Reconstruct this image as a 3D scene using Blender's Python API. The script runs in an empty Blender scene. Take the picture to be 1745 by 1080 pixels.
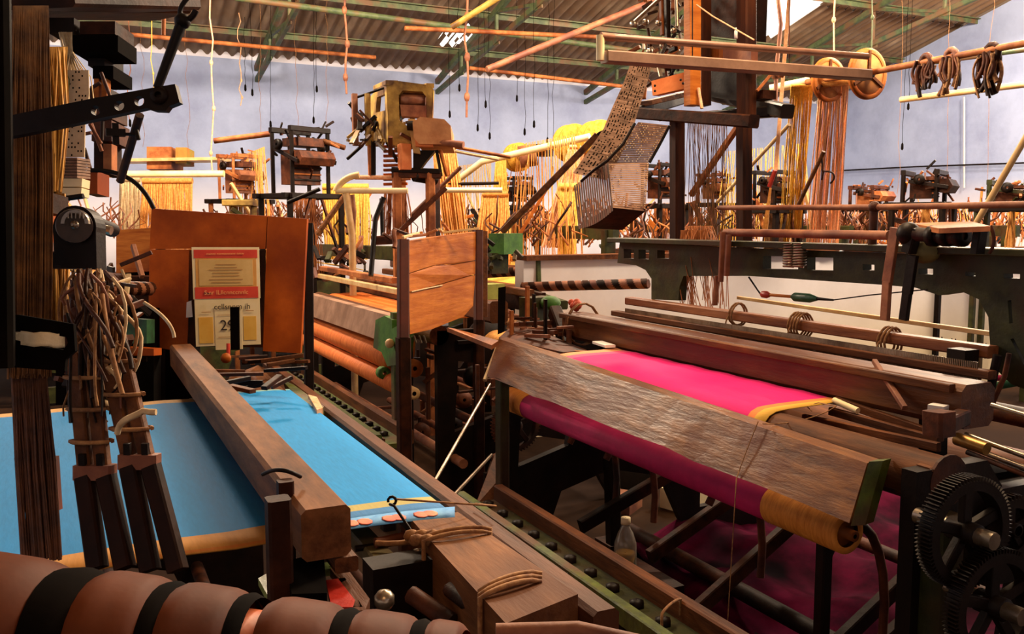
import bpy, bmesh, math, random
from mathutils import Vector, Matrix, Quaternion
R = math.radians
random.seed(7)
sc = bpy.context.scene
col = sc.collection

# ------------------------------------------------------------------ camera
EYE = Vector((0.0, 0.0, 1.35))
FPX = 1533.0
PITCH = math.atan(160/1533.0)
YAW = math.atan(752*math.cos(PITCH)/1533.0)
cam = bpy.data.cameras.new('camera')
cam_o = bpy.data.objects.new('camera', cam)
col.objects.link(cam_o)
cam_o.location = EYE
cam_o.rotation_euler = (math.pi/2 - PITCH, 0, -YAW)
cam.sensor_width = 36.0
cam.lens = 36.0*FPX/1745.0
cam.clip_start = 0.02
cam.clip_end = 200
sc.camera = cam_o

# ------------------------------------------------------------------ world, light, exposure
w = bpy.data.worlds.new('sky')
sc.world = w
w.use_nodes = True
bg = w.node_tree.nodes['Background']
bg.inputs[0].default_value = (1.0, 0.95, 0.86, 1)
bg.inputs[1].default_value = 3.0

def area(name, loc, target, sx, sy, power, color):
    l = bpy.data.lights.new(name, 'AREA')
    l.shape = 'RECTANGLE'; l.size = sx; l.size_y = sy
    l.energy = power; l.color = color
    o = bpy.data.objects.new(name, l)
    col.objects.link(o)
    o.location = loc
    d = Vector(target) - Vector(loc)
    o.rotation_euler = d.to_track_quat('-Z', 'Y').to_euler()
    return o
WARM = (1.0, 0.62, 0.32)
TUBE = (1.0, 0.78, 0.56)
# hall lights hung under the roof, outside the frame, plus two added fill lamps
area('alley_lamp', (1.75, 2.0, 2.7), (.9, 2.1, 0.9), 0.4, 1.0, 52, (1.0, .70, .42))
area('near_lamp', (-0.5, -0.8, 2.6), (0.6, 2.6, 0.9), 1.0, 0.4, 8, (1.0, .55, .26))
def lamp(name, loc, power, color, size=.25):
    l = bpy.data.lights.new(name, 'POINT'); l.energy = power; l.color = color; l.shadow_soft_size = size
    o = bpy.data.objects.new(name, l); col.objects.link(o); o.location = loc
for loc, pw in (((3.2, 5.2, 3.7), 620), ((.6, 6.6, 3.6), 640), ((6.6, 4.6, 3.9), 760), ((8.9, 5.2, 3.9), 640), ((5.4, 8.4, 4.2), 380), ((4.6, 3.3, 3.3), 300), ((-.55, 5.8, 2.45), 60), ((7.2, 2.8, 3.6), 300)):
    lamp('rear_lamp_and_fill', loc, pw, TUBE)  # includes added lamps: one brightens the low wall, one puts sheen on the plank
sc.view_settings.view_transform = 'Standard'
sc.view_settings.look = 'None'
sc.view_settings.gamma = 1
sc.view_settings.use_curve_mapping = False
sc.view_settings.exposure = 0.0
sc.cycles.use_denoising = True
sc.cycles.max_bounces = 5
sc.cycles.sample_clamp_indirect = 4

# ------------------------------------------------------------------ placing: a sight line met with a real plane of the hall
_f = Vector((math.sin(YAW)*math.cos(PITCH), math.cos(YAW)*math.cos(PITCH), -math.sin(PITCH)))
_r = Vector((math.cos(YAW), -math.sin(YAW), 0))
_u = _r.cross(_f)
def P(px, py, z=None, X=None, Y=None, d=None):
    v = _f + _r*((px-872.5)/FPX) + _u*((540-py)/FPX)
    if z is not None: t = (z-EYE.z)/v.z
    elif X is not None: t = (X-EYE.x)/v.x
    elif Y is not None: t = (Y-EYE.y)/v.y
    else: t = d
    return EYE + v*t

# ------------------------------------------------------------------ materials
def lin(h):
    h = h.lstrip('#')
    c = [int(h[i:i+2], 16)/255 for i in (0, 2, 4)]
    return tuple(x/12.92 if x <= .04045 else ((x+.055)/1.055)**2.4 for x in c) + (1,)
MATS = {}
def mat(name, c1, c2=None, c3=None, scale=8, stretch=(1, 1, 1), rough=.7, metal=0, bump=.2, detail=6, split=(.35, .7), spec=.5, trans=0):
    if name in MATS: return MATS[name]
    m = bpy.data.materials.new(name); MATS[name] = m
    m.use_nodes = True
    nt = m.node_tree; N = nt.nodes; L = nt.links
    b = N['Principled BSDF']
    b.inputs['Roughness'].default_value = rough
    b.inputs['Metallic'].default_value = metal
    b.inputs['Specular IOR Level'].default_value = spec
    if trans: b.inputs['Transmission Weight'].default_value = trans
    tc = N.new('ShaderNodeTexCoord'); mp = N.new('ShaderNodeMapping')
    mp.inputs['Scale'].default_value = stretch
    L.new(tc.outputs['Object'], mp.inputs[0])
    no = N.new('ShaderNodeTexNoise'); no.inputs['Scale'].default_value = scale; no.inputs['Detail'].default_value = detail
    no.inputs['Roughness'].default_value = .65
    L.new(mp.outputs[0], no.inputs[0])
    cr = N.new('ShaderNodeValToRGB')
    cr.color_ramp.elements[0].position = split[0]; cr.color_ramp.elements[0].color = lin(c1)
    cr.color_ramp.elements[1].position = split[1]; cr.color_ramp.elements[1].color = lin(c2 or c1)
    L.new(no.outputs[0], cr.inputs[0])
    out = cr.outputs[0]
    if c3:
        n2 = N.new('ShaderNodeTexNoise'); n2.inputs['Scale'].default_value = scale*.35; n2.inputs['Detail'].default_value = 4
        L.new(tc.outputs['Object'], n2.inputs[0])
        r2 = N.new('ShaderNodeValToRGB'); r2.color_ramp.elements[0].position = .48; r2.color_ramp.elements[1].position = .62
        L.new(n2.outputs[0], r2.inputs[0])
        mx = N.new('ShaderNodeMix'); mx.data_type = 'RGBA'
        L.new(r2.outputs[0], mx.inputs[0]); L.new(out, mx.inputs[6]); mx.inputs[7].default_value = lin(c3)
        out = mx.outputs[2]
    L.new(out, b.inputs['Base Color'])
    if bump:
        bp = N.new('ShaderNodeBump'); bp.inputs['Strength'].default_value = bump; bp.inputs['Distance'].default_value = .01
        L.new(no.outputs[0], bp.inputs['Height']); L.new(bp.outputs[0], b.inputs['Normal'])
    return m
wood_y = mat('wood along Y', '#3e200e', '#7c4824', '#4c2812', 9, (3, .35, 3), .6, bump=.35, spec=.18)
wood_x = mat('wood along X', '#3e200e', '#7c4824', '#4c2812', 9, (.35, 3, 3), .5, bump=.35, spec=.18)
wood_z = mat('wood along Z', '#5a2c12', '#93501f', '#5b2a10', 9, (3, 3, .35), .55, bump=.35, spec=.18)
wood_grey = mat('weathered wood', '#3c200e', '#7c4c26', '#522c14', 10, (3, .35, 3), .6, bump=.4, spec=.18)
wood_worn = mat('worn glossy plank', '#4a260e', '#8e5c2e', '#5c2c10', 16, (2.5, .4, 2.5), .33, bump=.35)
wood_red = mat('red brown board', '#8a3808', '#c46014', '#6e2806', 5, (1, 1, 1), .5, bump=.2, spec=.18)
wood_orange = mat('orange plank', '#984c12', '#c87a30', '#7c3a10', 7, (.6, .6, 4), .55, bump=.3, spec=.18)
wood_dark = mat('dark oiled wood', '#1c0b04', '#44200c', '#140803', 8, (2, 2, 2), .6, bump=.3, spec=.12)
wood_pale = mat('pale bamboo wood', '#c79a5c', '#e8cd98', None, 8, (1, 1, 1), .5, bump=.1)
green = mat('chipped green paint', '#1e210c', '#3e401a', '#38260f', 14, rough=.5, bump=.3, spec=.3)
green_l = mat('moss green paint', '#2a360a', '#566616', '#54381a', 18, rough=.5, bump=.35)
iron = mat('black greasy iron', '#0a0503', '#1c0e07', None, 12, rough=.5, metal=0, bump=.25, spec=.16)
rust = mat('rusty iron', '#32150a', '#6c381c', '#200e08', 14, rough=.6, metal=0, bump=.35, spec=.25)
rust_l = mat('bright rust', '#8a4a22', '#c57c46', '#6a3518', 12, rough=.6, metal=0, bump=.3, spec=.25)
rust_p = mat('pinkish rust', '#6e3a24', '#a06844', '#5c2c1a', 12, rough=.65, bump=.3)
steel = mat('worn steel', '#7d6f60', '#c4b59e', None, 10, rough=.3, metal=.85, bump=.1)
yellow_p = mat('ochre paint', '#8a6826', '#c09c4a', '#553614', 14, rough=.55, bump=.3)
truss_m = mat('truss green paint', '#38482c', '#5f6b44', '#6b4c30', 14, rough=.6, bump=.3)
thread_o = mat('orange yarn', '#cc8030', '#eeb060', None, 60, rough=.8, bump=0)
thread_y = mat('yellow yarn', '#c49028', '#e8c05c', None, 60, rough=.8, bump=0)
thread_b = mat('brown harness cord', '#4a2a10', '#8a5a26', None, 30, rough=.8, bump=0)
thread_p = mat('pale peach yarn', '#e09c6c', '#f8caa0', None, 60, rough=.8, bump=0)
thread_w = mat('pale cord', '#b99a70', '#e2cba0', None, 40, rough=.8, bump=0)
rope_m = mat('brown rope', '#6d4325', '#a97c4c', None, 60, rough=.85, bump=.3)
cream = mat('cream paper', '#e6cf9a', '#f3e3b8', None, 10, rough=.7, bump=0)
white = mat('whitewash', '#dcd6d0', '#f4efe8', None, 6, rough=.8, bump=.1)
card_m = mat('punched card board', '#6e4e3a', '#94705a', '#5e4230', 30, rough=.75, bump=.1)
black = mat('matt black', '#060403', '#0f0906', None, 10, rough=.9, bump=.1, spec=.04)

def paint_wall(name, up, low, zsplit=None, dirt='#8d7f86'):
    m = bpy.data.materials.new(name); MATS[name] = m; m.use_nodes = True
    nt = m.node_tree; N = nt.nodes; L = nt.links; b = N['Principled BSDF']; b.inputs['Roughness'].default_value = .85
    tc = N.new('ShaderNodeTexCoord'); sp = N.new('ShaderNodeSeparateXYZ'); L.new(tc.outputs['Object'], sp.inputs[0])
    no = N.new('ShaderNodeTexNoise'); no.inputs['Scale'].default_value = 1.1; no.inputs['Detail'].default_value = 8; no.inputs['Roughness'].default_value = .7
    L.new(tc.outputs['Object'], no.inputs[0])
    r = N.new('ShaderNodeValToRGB'); r.color_ramp.elements[0].position = .38; r.color_ramp.elements[1].position = .62
    r.color_ramp.elements[0].color = lin(dirt); r.color_ramp.elements[1].color = lin(up); L.new(no.outputs[0], r.inputs[0])
    mx = N.new('ShaderNodeMix'); mx.data_type = 'RGBA'
    mr = N.new('ShaderNodeMapRange'); mr.inputs[1].default_value = (zsplit or 1.5)-.25; mr.inputs[2].default_value = (zsplit or 1.5)+.25
    L.new(sp.outputs[2], mr.inputs[0]); L.new(mr.outputs[0], mx.inputs[0])
    mx.inputs[6].default_value = lin(low); L.new(r.outputs[0], mx.inputs[7])
    L.new(mx.outputs[2], b.inputs['Base Color'])
    n2 = N.new('ShaderNodeTexNoise'); n2.inputs['Scale'].default_value = 25; L.new(tc.outputs['Object'], n2.inputs[0])
    bp = N.new('ShaderNodeBump'); bp.inputs['Strength'].default_value = .25; L.new(n2.outputs[0], bp.inputs['Height']); L.new(bp.outputs[0], b.inputs['Normal'])
    return m

def cloth_mat(name, base, dark, edges, axis=1, wave=260):
    """woven cloth; edges = [(position along axis, colour)], constant stripes of the weave"""
    m = bpy.data.materials.new(name); MATS[name] = m; m.use_nodes = True
    nt = m.node_tree; N = nt.nodes; L = nt.links; b = N['Principled BSDF']; b.inputs['Roughness'].default_value = .75
    b.inputs['Specular IOR Level'].default_value = .2
    ge = N.new('ShaderNodeNewGeometry'); sp = N.new('ShaderNodeSeparateXYZ'); L.new(ge.outputs['Position'], sp.inputs[0])
    lo, hi = edges[0][0], edges[-1][0]
    mr = N.new('ShaderNodeMapRange'); mr.inputs[1].default_value = lo; mr.inputs[2].default_value = hi
    L.new(sp.outputs[axis], mr.inputs[0])
    r = N.new('ShaderNodeValToRGB'); r.color_ramp.interpolation = 'CONSTANT'
    els = edges[:-1]
    r.color_ramp.elements[0].position = 0; r.color_ramp.elements[0].color = lin(els[0][1])
    r.color_ramp.elements[1].position = (els[1][0]-lo)/(hi-lo); r.color_ramp.elements[1].color = lin(els[1][1])
    for p, c in els[2:]:
        e = r.color_ramp.elements.new((p-lo)/(hi-lo)); e.color = lin(c)
    L.new(mr.outputs[0], r.inputs[0])
    tc = N.new('ShaderNodeTexCoord'); mp = N.new('ShaderNodeMapping'); mp.inputs['Scale'].default_value = (6, 1, 6) if axis == 1 else (1, 6, 6)
    L.new(tc.outputs['Object'], mp.inputs[0])
    no = N.new('ShaderNodeTexNoise'); no.inputs['Scale'].default_value = 30; no.inputs['Detail'].default_value = 5; L.new(mp.outputs[0], no.inputs[0])
    mu = N.new('ShaderNodeMix'); mu.data_type = 'RGBA'; mu.blend_type = 'MULTIPLY'; mu.inputs[0].default_value = .3
    L.new(r.outputs[0], mu.inputs[6]); L.new(no.outputs[0], mu.inputs[7])
    L.new(mu.outputs[2], b.inputs['Base Color'])
    bp = N.new('ShaderNodeBump'); bp.inputs['Strength'].default_value = .25; bp.inputs['Distance'].default_value = .002
    L.new(no.outputs[0], bp.inputs['Height']); L.new(bp.outputs[0], b.inputs['Normal'])
    return m

# ------------------------------------------------------------------ mesh building
ORG = {}
def V(*a): return Vector(a)
def frame(a, b, up=None):
    z = (Vector(b)-Vector(a)).normalized()
    up = Vector(up) if up else (V(0, 0, 1) if abs(z.z) < .95 else V(0, 1, 0))
    x = up.cross(z).normalized(); y = z.cross(x).normalized()
    return x, y, z
class MB:
    def ext(s, pts, vec):
        n = len(pts); pts = [Vector(p) for p in pts]; vec = Vector(vec)
        return s.add(pts+[p+vec for p in pts], [tuple(range(n-1, -1, -1)), tuple(range(n, 2*n))]+[(i, (i+1) % n, n+(i+1) % n, n+i) for i in range(n)])
    def __init__(s): s.v = []; s.f = []; s.sm = []
    def add(s, vs, fs, smooth=False):
        n = len(s.v); s.v += [tuple(p) for p in vs]
        s.f += [tuple(i+n for i in f) for f in fs]; s.sm += [smooth]*len(fs)
        return s
    def box(s, c, size, rz=0, rx=0, ry=0):
        m = Matrix.Rotation(rz, 3, 'Z') @ Matrix.Rotation(ry, 3, 'Y') @ Matrix.Rotation(rx, 3, 'X')
        h = Vector(size)/2; vs = []
        for i in range(8):
            q = V(h.x*(1 if i & 1 else -1), h.y*(1 if i & 2 else -1), h.z*(1 if i & 4 else -1))
            vs.append(Vector(c)+m@q)
        return s.add(vs, [(0, 2, 3, 1), (4, 5, 7, 6), (0, 1, 5, 4), (2, 6, 7, 3), (0, 4, 6, 2), (1, 3, 7, 5)])
    def beam(s, a, b, w, h=None, up=None, bev=0, w2=None, h2=None):
        """bar of width w (sideways) and height h (upwards) from a to b"""
        h = h or w; w2 = w2 or w; h2 = h2 or h
        x, y, z = frame(a, b, up); a = Vector(a); b = Vector(b)
        if bev <= 0: bev = min(w, h)*.12
        def ring(p, w, h):
            k = bev*min(w, h)/min(s0); o = []
            for sx, sy in ((1, 1), (-1, 1), (-1, -1), (1, -1)):
                cx, cy = sx*w/2, sy*h/2
                A = (cx-sx*k, cy); B = (cx, cy-sy*k)
                if sx*sy > 0: A, B = B, A
                o += [A, B]
            return [p + x*q[0]+y*q[1] for q in o]
        s0 = (w, h)
        r1 = ring(a, w, h); r2 = ring(b, w2, h2)
        fs = [(i, (i+1) % 8, 8+(i+1) % 8, 8+i) for i in range(8)] + [tuple(range(7, -1, -1)), tuple(range(8, 16))]
        return s.add(r1+r2, fs)
    def tube(s, pts, r, n=8, cap=True, r2=None):
        pts = [Vector(p) for p in pts]; m = len(pts); vs = []; fs = []
        x, y, z = frame(pts[0], pts[1])
        for i, p in enumerate(pts):
            t = (pts[min(i+1, m-1)]-pts[max(i-1, 0)]).normalized()
            x = (x - t*x.dot(t)).normalized(); y = t.cross(x)
            rr = r[i] if isinstance(r, (list, tuple)) else (r if r2 is None else r+(r2-r)*i/(m-1))
            vs += [p+(x*math.cos(2*math.pi*k/n)+y*math.sin(2*math.pi*k/n))*rr for k in range(n)]
        for i in range(m-1):
            fs += [(i*n+k, i*n+(k+1) % n, (i+1)*n+(k+1) % n, (i+1)*n+k) for k in range(n)]
        s.add(vs, fs, True)
        if cap:
            s.add(vs[:n], [tuple(range(n-1, -1, -1))]); s.add(vs[-n:], [tuple(range(n))])
        return s
    def lathe(s, a, b, prof, n=24, smooth=True):
        """prof = [(t, radius)] along a->b (t in metres from a)"""
        x, y, z = frame(a, b); a = Vector(a); vs = []; fs = []
        for t, r in prof:
            vs += [a+z*t+(x*math.cos(2*math.pi*k/n)+y*math.sin(2*math.pi*k/n))*max(r, 1e-5) for k in range(n)]
        for i in range(len(prof)-1):
            fs += [(i*n+k, i*n+(k+1) % n, (i+1)*n+(k+1) % n, (i+1)*n+k) for k in range(n)]
        return s.add(vs, fs, smooth)
    def plate(s, pts, nrm, th, holes=()):
        """flat plate: outline pts (3-D, in one plane), thickness th along nrm, with holes (lists of pts)"""
        bm = bmesh.new(); nrm = Vector(nrm).normalized()
        loops = [list(map(Vector, pts))]+[list(map(Vector, h)) for h in holes]
        es = []
        for lp in loops:
            vv = [bm.verts.new(p) for p in lp]
            es += [bm.edges.new((vv[i], vv[(i+1) % len(vv)])) for i in range(len(vv))]
        bmesh.ops.triangle_fill(bm, edges=es, use_beauty=True, use_dissolve=False, normal=nrm)
        ext = bmesh.ops.extrude_face_region(bm, geom=bm.faces[:])
        bmesh.ops.translate(bm, vec=nrm*th, verts=[g for g in ext['geom'] if isinstance(g, bmesh.types.BMVert)])
        bmesh.ops.recalc_face_normals(bm, faces=bm.faces[:])
        bm.verts.index_update()
        s.add([v.co.copy() for v in bm.verts], [[v.index for v in f.verts] for f in bm.faces])
        bm.free(); return s
    def sheet(s, grid, th=0, smooth=True):
        h = len(grid); wd = len(grid[0]); vs = [Vector(p) for row in grid for p in row]
        q = [(i*wd+j, i*wd+j+1, (i+1)*wd+j+1, (i+1)*wd+j) for i in range(h-1) for j in range(wd-1)]
        if not th: return s.add(vs, q, smooth)
        n = (vs[1]-vs[0]).cross(vs[wd]-vs[0]).normalized()*th
        nv = len(vs); vs2 = vs+[p-n for p in vs]
        q2 = q+[tuple(nv+i for i in reversed(f)) for f in q]
        b = [j for j in range(wd)]+[i*wd+wd-1 for i in range(1, h)]+[(h-1)*wd+j for j in range(wd-2, -1, -1)]+[i*wd for i in range(h-2, 0, -1)]
        q2 += [(b[(i+1) % len(b)], b[i], nv+b[i], nv+b[(i+1) % len(b)]) for i in range(len(b))]
        return s.add(vs2, q2, smooth)
    def ball(s, c, r, n=10, sq=(1, 1, 1)):
        c = Vector(c); vs = []; fs = []; m = n//2
        for i in range(m+1):
            a = math.pi*i/m
            for k in range(n):
                b = 2*math.pi*k/n
                vs.append(c+V(r*sq[0]*math.sin(a)*math.cos(b), r*sq[1]*math.sin(a)*math.sin(b), r*sq[2]*math.cos(a)))
        for i in range(m):
            fs += [(i*n+k, (i+1)*n+k, (i+1)*n+(k+1) % n, i*n+(k+1) % n) for k in range(n)]
        return s.add(vs, fs, True)
    def build(s, name, m, parent=None):
        vs = [Vector(v) for v in s.v]
        if parent is not None: o0 = ORG[parent.name]
        else:
            xs = [v.x for v in vs]; ys = [v.y for v in vs]; zs = [v.z for v in vs]
            o0 = V((min(xs)+max(xs))/2, (min(ys)+max(ys))/2, min(zs))
        me = bpy.data.meshes.new(name)
        me.from_pydata([tuple(v-o0) for v in vs], [], s.f)
        me.polygons.foreach_set('use_smooth', s.sm)
        me.materials.append(m); me.update()
        o = bpy.data.objects.new(name, me); col.objects.link(o)
        ORG[o.name] = o0
        if parent is not None: o.parent = parent
        else: o.location = o0
        return o
def tag(o, label=None, cat=None, group=None, kind=None):
    if label: o['label'] = label
    if cat: o['category'] = cat
    if group: o['group'] = group
    if kind: o['kind'] = kind
    return o
def thing(name, label, cat, loc, group=None):
    o = bpy.data.objects.new(name, None); col.objects.link(o)
    o.empty_display_size = .05
    o.location = loc; ORG[o.name] = Vector(loc)
    return tag(o, label, cat, group)
def copy_thing(t, delta, label=None):
    c = t.copy(); col.objects.link(c); c.location = t.location+Vector(delta)
    ORG[c.name] = ORG[t.name]+Vector(delta)
    if label: c['label'] = label
    for ch in list(t.children):
        k = ch.copy(); col.objects.link(k); k.parent = c
        for g in ch.children:
            q = g.copy(); col.objects.link(q); q.parent = k
    return c
def struct(o): o['kind'] = 'structure'; return o
def arc(c, u, v, r, a0, a1, n, r2=None):
    c = Vector(c); u = Vector(u); v = Vector(v); r2 = r2 or r
    return [c+u*(r*math.cos(R(a0+(a1-a0)*i/(n-1))))+v*(r2*math.sin(R(a0+(a1-a0)*i/(n-1)))) for i in range(n)]
def bez(a, b, c, d, n=12):
    a, b, c, d = map(Vector, (a, b, c, d)); o = []
    for i in range(n):
        t = i/(n-1); s = 1-t
        o.append(a*s**3+b*3*s*s*t+c*3*s*t*t+d*t**3)
    return o
def sag(a, b, k, n=10):
    a, b = Vector(a), Vector(b)
    return [a.lerp(b, i/(n-1))-V(0, 0, 1)*k*4*(i/(n-1))*(1-i/(n-1)) for i in range(n)]
def threads(mb, a0, a1, b0, b1, n, r=.0015, jit=.004, mid=None):
    """n fine threads from segment a0-a1 to segment b0-b1"""
    a0, a1, b0, b1 = map(Vector, (a0, a1, b0, b1))
    for i in range(n):
        t = (i+random.random()*.6)/n
        j = V(random.uniform(-jit, jit), random.uniform(-jit, jit), random.uniform(-jit, jit))
        p = a0.lerp(a1, t); q = b0.lerp(b1, t)+j
        pts = [p, p.lerp(q, .5)+j*1.5, q]
        mb.tube(pts, r, 3, False)
    return mb
def one(name, mb, m, label, cat, group=None): return tag(mb.build(name, m), label, cat, group)
# ------------------------------------------------------------------ the hall
YB, XR, XL, YF = 11.0, 10.8, -4.0, -4.0
RY, SL, EZ = 3.5, .28, 3.24
def roofz(y): return EZ + SL*((YB-y) if y >= RY else (y-YF))
wall_m = paint_wall('blue lime wash', '#a6b6dc', '#dcdcea', 1.7, '#8e9cc4')
def wallmesh(name, pts, nrm, m): return struct(MB().plate(pts, nrm, .15).build(name, m))
wallmesh('wall_back', [(XL, YB, 0), (XR, YB, 0), (XR, YB, EZ), (XL, YB, EZ)], (0, 1, 0), wall_m)
struct(MB().box(((XL+XR)/2, YB+.1, EZ+.08), (XR-XL, .12, .2)).build('trim_90', wall_m))
wallmesh('wall_right', [(XR, YB, 0), (XR, YF, 0), (XR, YF, EZ), (XR, RY, roofz(RY)), (XR, YB, EZ)], (1, 0, 0), wall_m)
wallmesh('wall_left', [(XL, YB, 0), (XL, YF, 0), (XL, YF, EZ), (XL, RY, roofz(RY)), (XL, YB, EZ)], (-1, 0, 0), wall_m)
wallmesh('wall_front', [(XL, YF, 0), (XR, YF, 0), (XR, YF, EZ), (XL, YF, EZ)], (0, -1, 0), wall_m)
floor_m = mat('oily cement floor', '#160b06', '#34200f', '#1e1008', 2.5, rough=.9, bump=.3, spec=.08)
struct(MB().box(((XL+XR)/2, (YB+YF)/2, -.05), (XR-XL+.3, YB-YF+.3, .1)).build('floor', floor_m))

roof_m = mat('sooty cement roofing', '#6a5848', '#a08c76', '#7b6048', 3, (1, 1, 1), .8, bump=.2)
rear = MB().plate([(XL-.2, RY, roofz(RY)+.05), (XR+.2, RY, roofz(RY)+.05), (XR+.2, YF-.2, EZ+.02), (XL-.2, YF-.2, EZ+.02)], (0, SL, 1), .03)
ceil_o = struct(rear.build('ceiling', roof_m))
SW, pitch = .925, .132
u_s = V(0, -1, SL).normalized()
Llen = (YB+.15-RY)/3
def sheet_mesh(ny=1, drop=None):
    mb = MB(); n = 42; g = []
    for j in range(ny+1):
        y = -Llen*1.03*j/ny
        g.append([V(SW*1.05*i/n, y, -SL*y + .028*math.sin(2*math.pi*i/6)) for i in range(n+1)])
    mb.sheet(g)
    if drop:
        keep = [k for k in range(len(mb.f)) if not drop(k % n, k//n)]
        mb.f = [mb.f[k] for k in keep]; mb.sm = [True]*len(keep)
    me = bpy.data.meshes.new('corrugated_sheet'); me.from_pydata(mb.v, [], mb.f)
    me.polygons.foreach_set('use_smooth', mb.sm); me.materials.append(roof_m); me.update(); return me
me0 = sheet_mesh()
def torn(i, j):
    c = math.hypot((i-20)/13.0, (j-9)/3.2)
    return c < .75 and random.random() < .62-.35*c
met = sheet_mesh(24, torn)
meh = sheet_mesh(12, lambda i, j: j >= 8)
nc = int((XR-XL)/SW)+2
leak = P(790, 14, Y=9.2)
for r_ in range(3):
    for c_ in range(nc):
        x = XL-.575+c_*SW; y0 = YB+.15-r_*Llen
        gap = 7.5 < x+SW/2 < 8.4                       # daylight comes in where the sheets are missing
        if r_ >= 1 and gap: continue
        me = meh if gap else met if (abs(x+SW/2-leak.x) < SW/2 and r_ == 0) else me0
        o = bpy.data.objects.new('corrugated_sheet', me); col.objects.link(o)
        o.parent = ceil_o
        o.location = V(x, y0, EZ-SL*.15+SL*(YB+.15-y0)+.07+.012*(c_ % 2)+.02*r_) - ORG['ceiling']
# purlins and trusses
def trim(n, mb, m): return struct(mb.build('trim_%d' % n, m))
k = 1
for y in (10.25, 9.37, 8.2, 7.0, 5.8, 4.6):
    z = roofz(y)-.02
    mb = MB().box((3.4, y, z), (XR-XL, .05, .012)).box((3.4, y+.022, z-.03), (XR-XL, .008, .06))
    trim(k, mb, truss_m); k += 1
for x in (-.2, 2.04, 4.3, 6.5, 8.9):
    mb = MB()
    def rz(y): return roofz(y)-.09
    def cz(y): return 3.02+(YB-y)*.18
    mb.beam((x, YB, rz(YB)), (x, RY, rz(RY)), .06, .07)
    mb.beam((x, YB, cz(YB)), (x, RY, cz(RY)), .05, .06)
    ys = [10.2, 9.2, 8.2, 7.2, 6.2, 5.2, 4.2]
    for i, y in enumerate(ys):
        mb.beam((x, y, cz(y)), (x, y, rz(y)), .035)
        if i+1 < len(ys): mb.beam((x, y, rz(y)), (x, ys[i+1], cz(ys[i+1])), .035)
        mb.box((x, y, cz(y)), (.012, .14, .1))
    t = trim(k, mb, truss_m); k += 1
# poles and pipes slung under the roof
def pole(name, a, b, r, m, label, cat='pole', group=None, bend=0):
    return one(name, MB().tube(sag(a, b, bend, 8), r, 8), m, label, cat, group)
pole('ceiling_pole', P(190, 56, Y=9.6), P(640, 98, Y=9.6), .022, rust_l, 'reddish pole slung under the roof at the left, above the blue wall')
pole('ceiling_pole', P(690, 48, Y=8.0), P(1130, 68, Y=8.0), .022, rust_l, 'reddish pole slung under the roof beside the daylight holes')
pole('ceiling_pole', P(800, 116, Y=8.5), P(1085, 150, Y=8.5), .02, rust_l, 'lower reddish pole under the roof left of the jacquard tower')
pole('ceiling_pole', P(830, 118, Y=6.5), P(1165, -20, Y=6.5), .025, rust_p, 'brown pole rising diagonally toward the jacquard tower top')
pole('ceiling_pole', P(770, 46, Y=7.5), P(855, -8, Y=7.2), .028, yellow_p, 'short ochre pole crossing the daylight holes in the roof')
pole('ceiling_pole', P(400, -4, Y=8.6), P(1120, 92, Y=8.6), .03, truss_m, 'long green pipe under the corrugated roof, left of the jacquard tower')
pole('roof_lath', P(1535, 170, d=6.2), P(1760, 142, d=5.4), .02, wood_pale, 'pale wooden lath hanging level before the right wall', 'lath')
pole('roof_lath', P(1500, 118, d=7.6), P(1760, 83, d=7.0), .02, truss_m, 'thin greenish rod behind the hung straps near the right wall', 'rod')
# wires on the right wall
one('wall_wire', MB().tube([P(1425, 291, X=10.72), P(1560, 284, X=10.72), P(1760, 277, X=10.72)], .012, 6), iron, 'dark wire running level along the right wall', 'wire')
for n_, (x, y0, y1) in enumerate(((1643, 150, 280), (1577, 190, 300), (1537, 230, 290))):
    pass
cond = MB().tube([P(1643, 165, X=10.74), P(1643, 320, X=10.74)], .012, 6)
one('wall_conduit', cond, white, 'thin white vertical conduit on the right wall', 'conduit')
# cords hanging from the roof
def cord(px, y0, y1, d, r=.006, knots=3, label='', m=None, wob=.02, weight=0):
    b = P(px+random.uniform(-3, 3), y1, d=d); n = 12
    a = P(px, y0, d=d); a = V(a.x, a.y, roofz(a.y)+.04)
    if weight or knots == 0: knots = 0
    pts = [a.lerp(b, i/(n-1))+V(random.uniform(-wob, wob), random.uniform(-wob, wob), 0)*(1 if 0 < i < n-1 else 0) for i in range(n)]
    t = thing('hanging_cord', label, 'cord', b)
    r *= .6
    MB().tube(pts, r, 6).build('rope', m or rope_m, t)
    for q in range(knots):
        p = pts[n-2-(q*2) % (n-3)]
        MB().ball(p, r*2.6, 8, (1, 1, 1.6)).build('knot', m or rope_m, t)
    if weight: MB().lathe(b+V(0, 0, .04), b-V(0, 0, .05), [(0, .004), (.015, .011), (.06, .013), (.075, .004)], 8).build('weight', black, t)
    return t
cord(592, -10, 160, 8.0, .016, 3, 'thick pinkish twisted cord hanging down to the big ochre jacquard head', rust_p)
cord(797, -10, 200, 8.0, .018, 4, 'thick orange knotted cord hanging right of the big ochre jacquard head', rust_p)
cord(365, -10, 300, 8.0, .011, 3, 'pale peach cord hanging from the roof above the orange boxes', thread_p)
cord(408, 60, 180, 9.5, .008, 2, 'short thin cord hanging before the wall right of the peach cord', thread_p)
cord(277, 5, 60, 4.2, .016, 2, 'orange cord hanging at the top left beside the forked rod', rust_l)
cord(1324, -10, 200, 5.6, .022, 3, 'orange cloth cord hanging right of the jacquard tower', rust_p)
cord(1421, -10, 95, 6.0, .009, 3, 'thin beaded cord hanging above the yarn wheels', thread_p)
cord(1485, -10, 88, 6.2, .008, 1, 'thin dark green cord hanging above the right yarn wheel', truss_m)
cord(222, 75, 210, 8.6, .007, 2, 'thin pinkish cord on the wall left of the forked rod', rust_p, weight=1)
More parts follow.
